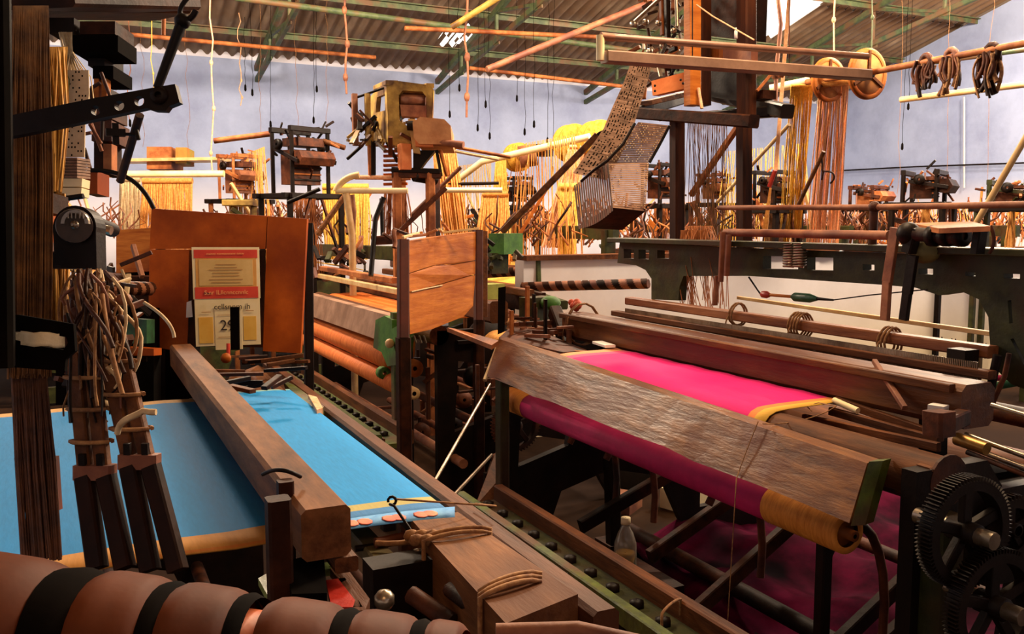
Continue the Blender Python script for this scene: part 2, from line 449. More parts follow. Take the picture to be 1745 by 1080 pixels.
cord(264, 92, 150, 8.0, .006, 1, 'short yellowish cord beside the forked rod', thread_y)
ORD = 'first second third fourth fifth sixth seventh eighth ninth tenth eleventh twelfth thirteenth fourteenth fifteenth sixteenth seventeenth'.split()
_xs = [418, 539, 464, 537, 430, 764, 817, 833, 825, 908, 879, 935, 943, 1545, 1537, 895, 780]
ord_w = [sorted(_xs).index(x) for x in _xs]
for i, (x, a, b) in enumerate(((418, 165, 150), (539, 60, 152), (464, 120, 212), (537, 120, 205), (430, 100, 158), (764, 130, 195), (817, 110, 218), (833, 110, 232), (825, 90, 178), (908, 130, 212), (879, 110, 168), (935, 170, 240), (943, 220, 290), (1545, 150, 182), (1537, 220, 250), (895, 60, 225), (780, 100, 150))):
    if b < a: a, b = b-80, b
    cord(x, a, b, 9.6-.1*i % 1, .004, 0, 'thin dark cord with a small black weight, '+ORD[ord_w[i]]+' from the left before the blue wall', black, .01, 1)['group'] = 'weighted cords before the blue wall'
for i, (x, a, b) in enumerate(((200, 90, 300), (245, 100, 250), (320, 120, 280), (445, 110, 230), (505, 130, 220), (560, 140, 250), (1530, 120, 330), (1610, 100, 330), (1680, 120, 320))):
    cord(x, a, b, 9.2, .003, 0, 'thin bare thread, '+ORD[i]+' from the left, hanging before the walls', rope_m, .02)['group'] = 'bare threads before the blue wall'
# ------------------------------------------------------------------ shared loom pieces
def side_frame_pts(x0, s, y, wd=1.25, h=.86):
    """outline and holes of a cast side frame in the plane Y=y"""
    q = lambda u, z: V(x0+s*u, y, z)
    out = [q(0, .02), q(.16, .02), q(.2, .12), q(.27, .3), q(.5, .36), q(.75, .3), q(.85, .1), q(.9, .02), q(wd, .02), q(wd, .12), q(wd-.06, .3), q(wd-.04, .7), q(wd, h-.1), q(wd-.12, h), q(.75, h), q(.7, h-.04), q(.25, h-.04), q(.2, h+.02), q(0, h+.02)]
    holes = [[q(.08, .42), q(.3, .48), q(.34, .7), q(.1, .74)], [q(.45, .46), q(.68, .44), q(.68, .74), q(.44, .74)], [q(.78, .4), q(.95, .34), q(1.08, .5), q(1.08, .72), q(.78, .74)], [q(.95, .14), q(1.12, .14), q(1.08, .24), q(.95, .26)]]
    return out, holes
def gear_mb(c, ax, r, wdt, teeth, spokes=5, tooth=.008):
    """spur gear, centre c, axis ax"""
    ax = Vector(ax).normalized(); x, y, z = frame(c, Vector(c)+ax); c = Vector(c)
    rim = MB(); n = teeth
    pr = []
    for k in range(n):
        for fr, rr in ((.0, r-tooth), (.25, r-tooth), (.38, r), (.62, r), (.75, r-tooth)):
            a = 2*math.pi*(k+fr)/n; pr.append((x*math.cos(a)+y*math.sin(a), rr))
    m = len(pr); ri = r-tooth-.018; vs = []
    for sgn in (-.5, .5):
        vs += [c+z*wdt*sgn+d*rr for d, rr in pr]; vs += [c+z*wdt*sgn+d*ri for d, rr in pr]
    fs = []
    for i in range(m):
        j = (i+1) % m
        fs += [(i, j, 2*m+j, 2*m+i), (m+j, m+i, 3*m+i, 3*m+j), (j, i, m+i, m+j), (2*m+i, 2*m+j, 3*m+j, 3*m+i)]
    rim.add(vs, fs)
    hub = MB().lathe(c-z*wdt*.9, c+z*wdt*.9, [(0, .01), (0, r*.2), (wdt*1.8, r*.2), (wdt*1.8, .01)], 20)
    sp = []
    for k in range(spokes):
        a = 2*math.pi*k/spokes+.3; d = x*math.cos(a)+y*math.sin(a)
        sp.append(MB().beam(c+d*r*.15, c+d*(ri+.004), r*.2, wdt*.5, up=z))
    return rim, hub, sp
def gear(t, c, ax, r, wdt, teeth, m=None, name='gear', spokes=5):
    m = m or iron
    rim, hub, sp = gear_mb(c, ax, r, wdt, teeth, spokes)
    g = rim.build(name, m, t); ORG[g.name] = ORG[t.name]
    hub.build('hub', m, g)
    for s_ in sp: s_.build('spoke', m, g)
    return g
def sub(p, t): ORG[p.name] = ORG[t.name]; return p
def warp_beam(t, x, z, y0, y1, r, rf, m, fm):
    p = MB().lathe((x, y0, z), (x, y1, z), [(0, .01), (0, r*.4), (.03, r*.4), (.03, r), (y1-y0-.03, r), (y1-y0-.03, r*.4), (y1-y0, r*.4), (y1-y0, .01)], 24).build('warp_beam', m, t)
    sub(p, t)
    for y in (y0+.02, y1-.02):
        MB().lathe((x, y-.012, z), (x, y+.012, z), [(0, .02), (0, rf), (.024, rf), (.024, .02)], 28).build('beam_flange', fm, p)
    return p

# ------------------------------------------------------------------ the loom with the pink cloth
def pink_loom():
    t = thing('power_loom', 'large dark power loom at the right weaving bright pink cloth behind a worn front plank', 'loom', (1.5, 2.2, 0), 'power looms')
    # front plank
    tl, tr, br, bl = P(850, 577, X=1.41), P(1478, 789, X=1.41), P(1447, 890, X=1.34), P(829, 641, X=1.34)
    mb = MB(); n = 14
    for i in range(n):
        a, b = i/n, (i+1)/n
        wv = lambda q: .003*math.sin(q*23)+.002*math.sin(q*51)
        A, B_, C, D = tl.lerp(tr, a), tl.lerp(tr, b), bl.lerp(br, b)+V(0, 0, wv(b)), bl.lerp(br, a)+V(0, 0, wv(a))
        mb.ext([A, B_, C, D], V(.034, 0, .004))
    sub(mb.build('breast_plank', wood_worn, t), t)['label'] = 'worn glossy wooden front plank'
    e = MB().ext([tr+V(.0, -.004, .004), tr+V(.03, -.012, .004), br+V(.03, -.012, -.006), br+V(0, -.004, -.006)], V(.03, .006, 0))
    e.build('end_plate', green_l, t)
    # round beam carrying the cloth
    rb = MB().tube([(1.51, 1.17, .85), (1.51, 3.05, .85)], .0465, 24)
    rb.build('breast_beam', wood_grey, t)
    MB().plate(arc((1.51, 1.165, .852), (1, 0, 0), (0, 0, 1), .052, 0, 350, 20), (0, -1, 0), .006).build('beam_cap', rust, t)
    MB().ext([P(1583, 797, X=1.46), P(1630, 785, X=1.56), P(1636, 790, X=1.56), P(1589, 803, X=1.46)], V(0, .03, 0)).build('cap_ledge', wood_grey, t)
    # cloth roll under the plank
    roll = MB().lathe((1.44, 1.32, .70), (1.44, 3.05, .70), [(0, .005), (0, .012), (.03, .012), (.03, .03), (1.66, .03), (1.66, .02), (1.73, .02), (1.73, .005)], 20)
    rl = sub(roll.build('cloth_roller', wood_orange, t), t)
    # batten
    mb = MB(); a, b = V(1.80, 3.12, .945), V(1.80, 1.32, .945)
    mb.beam(a, b, .11, .1, bev=.015)
    sub(mb.build('batten', mat('polished batten wood', '#3e1c0a', '#7a4a22', '#4e240c', 7, (3, .4, 3), .4, bump=.35, spec=.35), t), t)
    MB().beam((1.74, 3.12, .985), (1.74, 1.34, .985), .02, .02).build('batten_edge', wood_grey, t)
    mb = MB()
    for i in range(300):
        y = 1.4+1.5*i/299; mb.box((1.90, y, 1.005), (.004, .0018, .04))
    r_ = mb.build('reed_wires', steel, t); r_['kind'] = 'stuff'
    MB().beam((1.90, 1.36, 1.0), (1.90, 2.98, 1.0), .03, .02).build('reed_rail', wood_y, t)
    # reed cap with rope lashings
    a, b = P(1072, 512, X=1.98), P(1692, 600, X=1.98)
    MB().beam(a, b, .04, .03).build('reed_cap', mat('lit brown cap', '#6a3414', '#a8683a', '#7a3c18', 9, (3, .4, 3), .5, bump=.3), t)
    MB().beam(a+V(-.05, 0, -.05), b+V(-.05, 0, -.055), .03, .02).build('reed_rail', wood_y, t)
    # green arch
    x = 2.0
    Q = lambda px, py: P(px, py, X=x)
    top = [Q(1056, 413), Q(1280, 423), Q(1500, 431), Q(1760, 438)]
    out = top+[Q(1760, 668), Q(1724, 655), Q(1700, 632), Q(1688, 600), Q(1684, 540), Q(1668, 510), Q(1640, 497), Q(1600, 503), Q(1560, 490), Q(1500, 485), Q(1275, 470), Q(1165, 470), Q(1158, 488), Q(1156, 512), Q(1110, 510), Q(1110, 475), Q(1100, 460), Q(1084, 452), Q(1052, 448)]
    slot = lambda x0, y0, x1, y1: [Q(x0, y0), Q(x1, y0+1), Q(x1, y1+1), Q(x0, y1)]
    holes = [slot(1063, 424, 1080, 440), slot(1088, 425, 1106, 441), slot(1120, 426, 1140, 440), slot(1470, 450, 1490, 460), slot(1565, 457, 1590, 467), slot(1645, 463, 1662, 470), slot(1710, 466, 1738, 474),
             [Q(1717, 512), Q(1723, 511), Q(1726, 550), Q(1720, 551)], [Q(1722, 578), Q(1727, 576), Q(1745, 612), Q(1745, 622)], slot(1300, 436, 1360, 458), slot(1375, 438, 1420, 460)]
    ar = MB().plate(out, (1, 0, 0), .035, holes).build('top_arch', green, t); sub(ar, t)
    MB().beam(Q(1054, 413)+V(.0, .01, .01), Q(1762, 438)+V(0, -.01, .01), .10, .018).build('arch_flange', green, ar)
    # side frames, feet
    for y, mm in ((1.16, iron), (3.02, iron)):
        o_, h_ = side_frame_pts(1.42, 1, y, 1.3)
        sub(MB().plate(o_, (0, 1, 0), .035, h_).build('side_frame', iron, t), t)
    a, b = P(1570, 800, X=1.47), P(1570, 1180, X=1.47)
    MB().beam(V(a.x, a.y-.03, .8), V(a.x, a.y-.03, .0), .055, .11).build('front_post', green, t)
    a = P(856, 655, X=1.36)
    MB().beam((a.x, a.y, .80), (a.x, a.y, 0), .035, .05).build('front_post', green, t)
    MB().beam((1.56, 1.52, .78), (1.56, 1.52, 0), .03, .03).build('front_post', iron, t)
    # shafts and levers beneath
    for (x_, z_, r_, mm) in ((2.05, .62, .028, rust), (2.3, .3, .02, rust), (2.5, .78, .03, rust), (2.0, .1, .03, wood_dark)):
        MB().tube([(x_, 1.1, z_), (x_, 3.1, z_)], r_, 10).build('cross_shaft', mm, t)
    for y, x0_, z0_ in ((1.55, 1.62, .2), (1.8, 1.9, .15), (2.2, 1.7, .12), (2.5, 1.75, .2), (2.75, 1.62, .25)):
        MB().beam((x0_, y, z0_), (x0_+.75, y+.05, .5), .03, .05).build('treadle', wood_dark, t)
    for y in (1.55, 2.0, 2.55, 2.8):
        MB().tube(bez((1.6, y, .55), (1.66, y, .7), (1.85, y+.02, .6), (1.8, y, .3), 10), .012, 6).build('lever', rust, t)
    for y in (1.45, 2.9):
        MB().beam((1.82, y, .92), (1.86, y, .1), .05, .05).build('batten_sword', iron, t)
    warp_beam(t, 2.72, .5, 1.25, 2.95, .12, .24, wood_y, iron)
    # lattice of the right end: shuttle box rails and steel rods
    for k_, (p0, p1, X0) in enumerate((((1425, 682), (1606, 745), 1.74), ((1370, 712), (1600, 762), 1.66), ((1415, 700), (1600, 752), 1.70))):
        MB().beam(P(*p0, X=X0), P(*p1, X=X0), .014, .02).build('box_rail', wood_y, t)
    MB().beam(P(1600, 742, X=1.6), P(1600, 700, X=1.6), .05, .05).build('box_end', rust, t)
    MB().beam(P(1603, 727, X=1.60), P(1642, 710, X=1.75), .03, .035).build('box_end', rust, t)
    for p0, p1, mm in (((1645, 740), (1762, 783), steel), ((1640, 757), (1762, 803), steel), ((1648, 770), (1762, 815), rust), ((1690, 690), (1762, 712), steel)):
        MB().tube([P(*p0, X=1.72), P(*p1, X=1.72)], .006, 8).build('picking_rod', mm, t)
    MB().tube([P(1630, 747, X=1.68), P(1682, 765, X=1.68)], .014, 10).build('rod_sleeve', mat('dull brass', '#7c5a2a', '#b08a4a', None, 8, rough=.35, metal=.6), t)
    MB().box(P(1700, 850, X=1.75), (.12, .06, .14)).build('gear_box', black, t)
    MB().box(P(1745, 885, X=1.8), (.35, .1, .2)).build('end_casting', iron, t)
    gear(t, P(1643, 905, d=1.62), (0.05, 1, 0), .104, .032, 84)
    gear(t, P(1690, 1030, d=1.62), (0.05, 1, 0), .107, .03, 84)
    gear(t, P(1722, 900, d=1.80), (0.05, 1, 0), .07, .02, 40)
    c = P(1643, 905, d=1.62); MB().tube([c-V(0, .06, 0), c+V(0, .1, 0)], .016, 10).build('gear_shaft', steel, t)
    c = P(1690, 1030, d=1.62); MB().tube([c-V(0, .06, 0), c+V(0, .1, 0)], .016, 10).build('gear_shaft', steel, t)
    # pipe with its brackets on the arch
    MB().tube([P(1236, 396, X=1.94), P(1515, 401, X=1.94)], .013, 10).build('picker_pipe', rust_p, t)
    MB().beam(P(1236, 394, X=1.94), P(1236, 428, X=1.94), .02, .02).build('pipe_bracket', rust, t)
    MB().ball(P(1548, 398, X=1.9), .03, 12).build('pipe_joint', iron, t)
    MB().tube([P(1548, 398, X=1.9), P(1640, 405, X=1.9)], .018, 10).build('pipe_joint', rust, t)
    for px_ in (1585, 1607, 1632):
        MB().lathe(P(px_, 402, X=1.9), P(px_+14, 402, X=1.9), [(0, .01), (0, .026), (.02, .026), (.02, .01)], 12).build('collar', iron, t)
    a, b, c, d_ = P(1552, 380, X=1.97), P(1655, 377, X=1.93), P(1688, 385, X=1.85), P(1600, 389, X=1.85)
    MB().ext([a, b, c, d_], V(0, 0, -.012)).build('arm_plate', rust_l, t)
    MB().beam(P(1672, 385, X=1.9), P(1665, 432, X=1.9), .03, .02).build('arm_plate', iron, t)
    MB().beam(P(1560, 388, X=1.9), P(1548, 430, X=1.9), .03, .03).build('arm_plate', iron, t)
    MB().tube(bez(P(1688, 385, X=1.9), P(1700, 410, X=1.9), P(1690, 425, X=1.9), P(1686, 432, X=1.9)), .004, 6).build('bent_wire', rust, t)
    MB().ball(P(1575, 428, X=1.95), .04, 12, (1, 1, .8)).build('arch_boss', mat('ochre green boss', '#5a5028', '#7c7040', None, 10), t)
    MB().tube([P(1490, 300+45, X=2.0), P(1486, 428, X=2.0)], .012, 8).build('guard_post', rust, t)
    MB().tube([P(1225, 354, X=2.0), P(1490, 353, X=2.0), P(1762, 348, X=2.0)], .0085, 10).build('guard_pipe', rust_p, t)
    MB().ball(P(1490, 353, X=2.0), .017, 10).build('pipe_tee', rust, t)
    # springs on the arch
    for px_ in (1345, 1362):
        p = P(px_, 455, X=1.96); pts = []
        for i in range(80):
            a_ = i*.7; pts.append(p+V(.018*math.cos(a_), .018*math.sin(a_), .0009*i))
        MB().tube(pts, .0035, 5).build('coil_spring', steel, t)
    # picking sticks that hang over the arch
    for (p0, p1, p2) in (((1526, 388), (1512, 480), (1508, 545)), ((1556, 435), (1546, 500), (1540, 545))):
        a, b, c = P(*p0, X=1.9), P(*p1, X=1.9), P(*p2, X=1.9)
        MB().beam(a, b, .028, .012, up=(1, 0, 0)).beam(b, c, .024, .014, up=(1, 0, 0)).build('picking_strap', rust_p if p0[0] == 1526 else iron, t)
    for px_, y0_, y1_ in ((1232, 395, 480), (1222, 470, 520), (1242, 400, 470)):
        MB().beam(P(px_, y0_, X=1.92), P(px_-4, y1_, X=1.92), .018, .01).build('picking_strap', rust_p, t)
    # small uprights behind the right end of the reed cap
    for px_ in (1598, 1605, 1622, 1628, 1655, 1672, 1680):
        a = P(px_, 575+(px_-1598)*.15, X=2.05)
        MB().tube([a, a+V(0, 0, -.035)], .002, 5).lathe(a+V(0, 0, .004), a-V(0, 0, .02), [(0, .001), (.01, .005), (.024, .002)], 6).build('pin', iron, t)
    MB().box(P(1640, 615, X=1.93), (.05, .05, .06)).build('rope_block', iron, t)
    MB().tube([P(1700, 605, X=1.93), P(1680, 700, X=1.93)], .01, 6).build('lever', iron, t)
    MB().tube([P(1720, 602, X=1.9), P(1712, 640, X=1.9), P(1690, 690, X=1.9)], .006, 6).build('lever', rust, t)
    return t
pink_loom()
# the pink cloth: over the round beam, under the plank and on to the roll
pinkm = cloth_mat('pink weave', '#e0177a', '#a00', [(1.0, '#e8b84e'), (1.665, '#f08a4a'), (1.69, '#e6187c'), (2.60, '#f05a8a'), (2.645, '#f2a070'), (3.0, '#f2a070')])
prof = [(1.735, .905), (1.66, .9045), (1.58, .904), (1.545, .903), (1.52, .902), (1.50, .9), (1.48, .892), (1.464, .875), (1.455, .82), (1.46, .77), (1.468, .73)]
g = [[V(x, y+(.02 if x > 1.7 else 0), z+.0015*math.sin(y*40)) for y in [1.63+1.06*i/24 for i in range(25)]] for x, z in prof]
one('pink_cloth', MB().sheet(g, .002), pinkm, 'bright pink silk cloth stretched on the right loom', 'cloth')
mg = mat('magenta cloth on the roll', '#a50f50', '#d61f6c', None, 6, (1, 1, 1), .7, bump=.1)
r0 = MB().lathe((1.44, 1.52, .70), (1.44, 2.86, .70), [(0, .033), (0, .043), (1.34, .043), (1.34, .033)], 24)
t = thing('cloth_roll', 'magenta cloth wound on the roller under the worn front plank', 'cloth roll', (1.44, 2.2, .64))
r0.build('wound_cloth', mg, t)
om = mat('orange selvedge roll', '#c8741e', '#ec9a3c', None, 20, (1, 6, 1), .7, bump=.2)
MB().lathe((1.44, 2.80, .70), (1.44, 3.08, .70), [(0, .0445), (.17, .0445), (.17, .03)], 24).build('orange_border', om, t)
MB().lathe((1.44, 1.34, .70), (1.44, 1.56, .70), [(0, .03), (0, .0445), (.22, .0445)], 24).build('orange_border', om, t)
# harness and threads dropping to the reed
t = thing('harness_cords', 'brown harness cords hanging from the jacquard tower platform down to the reed', 'harness', P(1205, 560, X=2.12))
threads(MB(), P(1172, 210, X=2.12), P(1240, 208, X=2.12), P(1176, 470, X=2.12), P(1238, 468, X=2.12), 46, .0012, .01).build('upper_cords', thread_b, t)['kind'] = 'stuff'
threads(MB(), P(1168, 385, X=2.10), P(1215, 385, X=2.10), P(1165, 520, X=2.03), P(1235, 525, X=2.0), 50, .0016, .03).build('lower_cords', rust_l, t)['kind'] = 'stuff'
# comb of heald wires hung in two orange bundles
hb = MB()
threads(hb, P(1160, 392, X=2.09), P(1205, 392, X=2.09), P(1160, 460, X=2.09), P(1205, 462, X=2.09), 60, .002, .006)
one('heald_bundle', hb, rust_l, 'dense orange brown heald cords beside the dark jacquard post', 'cord bundle')['kind'] = 'stuff'
# rope lashings on the reed cap
def lashing(px, py, X, n, r, label, drop=.05):
    t = thing('rope_lashing', label, 'rope', P(px, py+10, X=X))
    c = P(px, py, X=X)
    for i in range(n):
        y = c.y+(i-n/2)*.012
        pts = arc((c.x, y, c.z), (1, 0, 0), (0, 0, 1), r, 0, 350, 14, r*1.1)
        MB().tube([p+V(0, .003*math.sin(j), 0) for j, p in enumerate(pts)], .0035, 6).build('coil', rope_m, t)
    MB().tube(bez(c+V(-r, 0, 0), c+V(-r-.02, 0, -.03), c+V(-r, .02, -drop), c+V(-r-.01, -.01, -drop*1.5), 8), .0028, 5).build('loose_end', rope_m, t)
lashing(1256, 535, 1.98, 2, .034, 'rope loop round the reed cap left of the ochre lath')
lashing(1362, 553, 1.98, 4, .034, 'rope lashing with loose ends at the middle of the reed cap', .09)
lashing(1514, 580, 1.98, 3, .034, 'rope loop on the reed cap under the hanging picking straps', .06)
lashing(992, 552, 1.80, 2, .075, 'rope tied round the left end of the polished batten', .05)
one('string', MB().tube(sag(P(1300, 722, X=1.40), P(1412, 700, X=1.62), .01)+[P(1425, 692, X=1.64), P(1395, 686, X=1.64), P(1375, 692, X=1.62), P(1383, 700, X=1.6)], .0013, 6), rope_m, 'looped brown string lying on the pink cloth edge', 'string')
one('string', MB().tube(sag(P(1292, 718, X=1.405), P(1255, 815, X=1.335), -.003, 6)+sag(P(1255, 815, X=1.33), P(1238, 1090, X=1.33), 0, 4), .0013, 6), rope_m, 'long thin string hanging down over the worn front plank', 'string')
one('ochre_lath', MB().beam(P(1258, 507, X=2.25), P(1700, 570, X=2.05), .012, .012), wood_pale, 'long pale lath lying aslant behind the reed cap', 'lath')
one('stick', MB().beam(P(1490, 615, X=1.78), P(1542, 695, X=1.70), .012, .012), rust_p, 'short pinkish stick leaning on the polished batten', 'stick')
one('card_slip', MB().box(P(1598, 712, X=1.72), (.03, .035, .06), .3), white, 'small whitish box at the right end of the shuttle rails', 'box')
one('paper_roll', MB().tube([P(1421, 682, X=1.70), P(1462, 700, X=1.70)], .008, 10), cream, 'small cream paper roll beside the pink cloth edge', 'paper')
# shuttle hanging on a wire
t = thing('hanging_shuttle', 'red and green shuttle hanging on a wire below the green arch', 'shuttle', P(1375, 512, X=2.0))
a, b = P(1296, 501, X=2.0), P(1420, 511, X=2.0)
L_ = (b-a).length
MB().lathe(a, b, [(0, .003), (.01, .011), (.03, .012), (.045, .006)], 12).build('red_tip', mat('red lacquer', '#8a1c14', '#b83224', None, 20, rough=.4), t)
MB().lathe(a, b, [(.045, .005), (L_*.45, .005)], 10).build('shaft', wood_orange, t)
MB().lathe(a, b, [(L_*.45, .005), (L_*.5, .014), (L_*.7, .014), (L_*.8, .006)], 12).build('green_bobbin', mat('green lacquer', '#16402a', '#2a6844', None, 20, rough=.4), t)
MB().lathe(a, b, [(L_*.8, .005), (L_, .003)], 8).build('tip', iron, t)
MB().tube([P(1276, 472, X=2.0), a], .003, 6).build('wire', iron, t)
MB().tube([b, P(1480, 503, X=2.0), P(1580, 493, X=2.0)], .002, 6).build('wire', iron, t)

one('green_cloth', MB().sheet([[P(1690+11*i, 652-2*i+j*7, X=2.1) for i in range(7)] for j in range(3)], .003), mat('green cloth', '#1c5a3c', '#2f7a54', None, 10), 'small green cloth strip beyond the right leg of the green arch', 'cloth')
one('pink_strip', MB().sheet([[P(1690+11*i, 640-1*i+j*5, X=2.12) for i in range(7)] for j in range(3)], .003), mg, 'narrow pink cloth strip above the green one at the right edge', 'cloth')
# ------------------------------------------------------------------ the loom with the blue cloth
t = thing('power_loom', 'nearest power loom at the left weaving the turquoise blue cloth, with a broad worn batten', 'loom', (.3, 1.9, 0), 'power looms')
bat = mat('dusty batten wood', '#4c2c16', '#8a5a34', '#5a3218', 8, (3, .5, 3), .65, bump=.3, spec=.15)
# batten: broad flat top, dark left side
A, B_ = V(.272, 2.75, .967), V(.268, 1.075, .967)
sub(MB().beam(A, B_, .062, .066, bev=.006).build('batten', bat, t), t)
MB().beam(A+V(.025, 0, -.045), B_+V(.025, 0, -.045), .03, .02).build('batten_lip', wood_grey, t)
# posts and lashings at the near end of the batten
for px, py, w_, h_ in ((486, 828, .02, .03), (474, 866, .028, .05)):
    c = P(px, py, z=1.01)
    MB().beam(c+V(0, 0, -.14), c+V(0, 0, h_*.25), w_, w_).build('peg', wood_dark, t)
MB().tube(bez(P(448, 808, z=1.012), P(470, 795, z=1.03), P(490, 800, z=1.03), P(512, 812, z=1.012)), .003, 6).build('tie_wire', iron, t)
# breast rail on the weaver's side
MB().beam((.575, 3.05, .865), (.555, .88, .865), .036, .05, bev=.006).build('breast_rail', wood_y, t)
MB().beam((.54, 2.9, .845), (.51, 1.3, .845), .012, .07).build('rail_guard', iron, t)
MB().ext([P(478, 645, z=.9), P(500, 655, z=.9), P(552, 692, z=.9), P(545, 705, z=.9), P(520, 690, z=.9)], V(0, 0, -.03)).build('green_block', green_l, t)
MB().ext([P(525, 672, z=.91), P(540, 676, z=.91), P(550, 695, z=.91), P(540, 698, z=.91)], V(0, 0, -.03)).build('peach_wedge', thread_p, t)
# near breast box, dusty wood with lashings
a, b = V(.50, 1.285, .868), V(.47, .86, .868)
tp = [P(700, 884, z=.905), P(780, 872, z=.905), P(985, 1012, z=.905), P(862, 1062, z=.905)]
sub(MB().ext(tp, V(0, 0, -.085)).build('breast_box', bat, t), t)
MB().ext([P(868, 1062, z=.83), P(1000, 1030, z=.83), P(1010, 1045, z=.83), P(860, 1100, z=.83)], V(0, 0, -.02)).build('box_base', wood_grey, t)
MB().ext([P(935, 985, z=.89), P(968, 975, z=.89), P(1030, 1062, z=.86), P(985, 1075, z=.84)], V(0, 0, -.05)).build('corner_iron', iron, t)
# frame irons in the gap left of the box
fe = [(600, 905, 665, 965), (662, 965, 720, 970)]
MB().beam(P(608, 908, z=.86), P(668, 975, z=.86), .035, .025).build('iron_bracket', mat('dusty green casting', '#3c3a20', '#6a6038', '#4a3420', 12, rough=.5), t)
MB().beam(P(640, 970, z=.86), P(722, 972, z=.86), .02, .02).build('iron_bracket', rust_p, t)
MB().box(P(680, 1010, z=.83), (.09, .05, .10)).build('iron_block', iron, t)
MB().tube([P(640, 925, z=.88), P(720, 908, z=.88)], .008, 8).build('tie_rod', rust, t)
MB().tube([P(605, 935, z=.87), P(740, 915, z=.87)], .005, 8).build('tie_rod', iron, t)
MB().ball(P(655, 1022, z=.87), .014, 10).build('bolt', steel, t)
MB().ball(P(712, 948, z=.87), .012, 10).build('bolt', steel, t)
MB().tube([P(700, 1012, z=.86), P(770, 1060, z=.84)], .012, 8).build('tie_rod', rust, t)
MB().tube([P(765, 1003, z=.87), P(850, 1070, z=.86)], .01, 8).build('tie_rod', rust, t)
MB().tube([P(845, 1076, z=.93), P(985, 1072, z=.93), P(1110, 1100, z=.93)], .009, 8).build('front_pipe', rust_p, t)
# frame and under works
for y in (1.0, 2.82):
    o_, h_ = side_frame_pts(.50, -1, y, 1.2, .8)
    MB().plate(o_, (0, 1, 0), .035, h_).build('side_frame', iron, t)
MB().beam((.53, 1.08, .82), (.53, 1.08, 0), .06, .06).build('front_post', iron, t)
for x_, z_ in ((.3, .3), (.05, .55), (-.3, .6), (.4, .6), (.42, .72)):
    MB().tube([(x_, .98, z_), (x_, 2.85, z_)], .02, 10).build('cross_shaft', rust, t)
warp_beam(t, -.75, .62, 1.2, 2.55, .12, .22, thread_b, iron)
MB().beam(P(205, 760, z=.86), P(205, 830, z=.78), .02, .02).build('stud', steel, t)
# the far right corner of the loom: clutter of wood and iron beside the cloth
MB().ext([P(380, 668, z=.9), P(488, 668, z=.9), P(478, 640, z=.92), P(440, 622, z=.92), P(392, 640, z=.92)], V(0, 0, -.03)).build('corner_board', wood_grey, t)
rr = random.Random(3)
for i in range(16):
    px, py = rr.uniform(330, 470), rr.uniform(598, 662)
    p = P(px, py, z=.93+rr.uniform(0, .05)); q = p+V(rr.uniform(.03, .12), rr.uniform(-.09, .06), rr.uniform(-.01, .02))
    MB().beam(p, q, rr.uniform(.008, .018), rr.uniform(.006, .014)).build('lever', rr.choice([iron, rust, wood_y, rust, wood_grey]), t)
MB().ball(P(425, 650, z=.93), .022, 10).build('knob', rust, t)
MB().ball(P(385, 610, z=.95), .016, 10).build('knob', wood_orange, t)
one('blue_strip', MB().ext([P(318, 652, z=.9), P(390, 640, z=.9), P(392, 655, z=.9), P(320, 668, z=.9)], V(0, 0, -.01)), iron, 'dark metal slip beside the far end of the batten', 'metal strip') if False else None
# blue cloth and its sheet of warp to the left
Y0, Y1 = 1.29, 2.43
bluem = cloth_mat('turquoise weave', '#1296cf', '#000', [(1.2, '#c98a3a'), (1.262, '#d0813c'), (1.275, '#c9904a'), (1.335, '#0280c6'), (2.375, '#c79a5c'), (2.6, '#c98a3a')])
g = [[V(x, y, .900+.0015*math.sin(x*30+y*9)) for y in [1.262+(2.42-1.262)*i/20 for i in range(21)]] for x in [.262-.075*j for j in range(14)]]
one('blue_warp', MB().sheet(g, .002), bluem, 'deep blue warp sheet with orange edges left of the batten, partly in shadow', 'cloth')
blue2 = cloth_mat('turquoise cloth', '#1aa3dc', '#000', [(1.2, '#3f86c8'), (1.285, '#3f86c8'), (1.327, '#b9b070'), (1.362, '#0294e4'), (2.42, '#9ad0d0'), (2.5, '#9ad0d0')])
g = [[V(x, y, z) for y in [1.275+(2.44-1.275)*i/30 for i in range(31)]] for x, z in ((.305, .902), (.36, .902), (.42, .9015), (.47, .901), (.515, .898), (.53, .885), (.535, .85))]
one('blue_cloth', MB().sheet(g, .002), blue2, 'turquoise blue woven cloth stretched beside the brown batten', 'cloth')
# small flowered patches of the border
t = thing('border_fringe', 'patterned pink and blue border strip at the near edge of the turquoise cloth', 'cloth border', P(690, 888, z=.9))
g = [[P(583+192*i/12, 886-22*i/12-2*math.sin(i*.26)+j*9, z=.906-.001*j) for i in range(13)] for j in range(3)]
MB().sheet(g, .001).build('strip', mat('blue border', '#2c7cc4', '#62a8dc', None, 30, bump=.1), t)
for u in (.08, .2, .42, .5, .7, .78):
    px, py = 583+192*u, 893-24*u
    c = P(px, py, z=.9065); MB().ball(c, .011, 8, (1.1, 1.5, .05)).build('motif', mat('coral motif', '#d85a4a', '#f0906a', None, 30, bump=0), t)
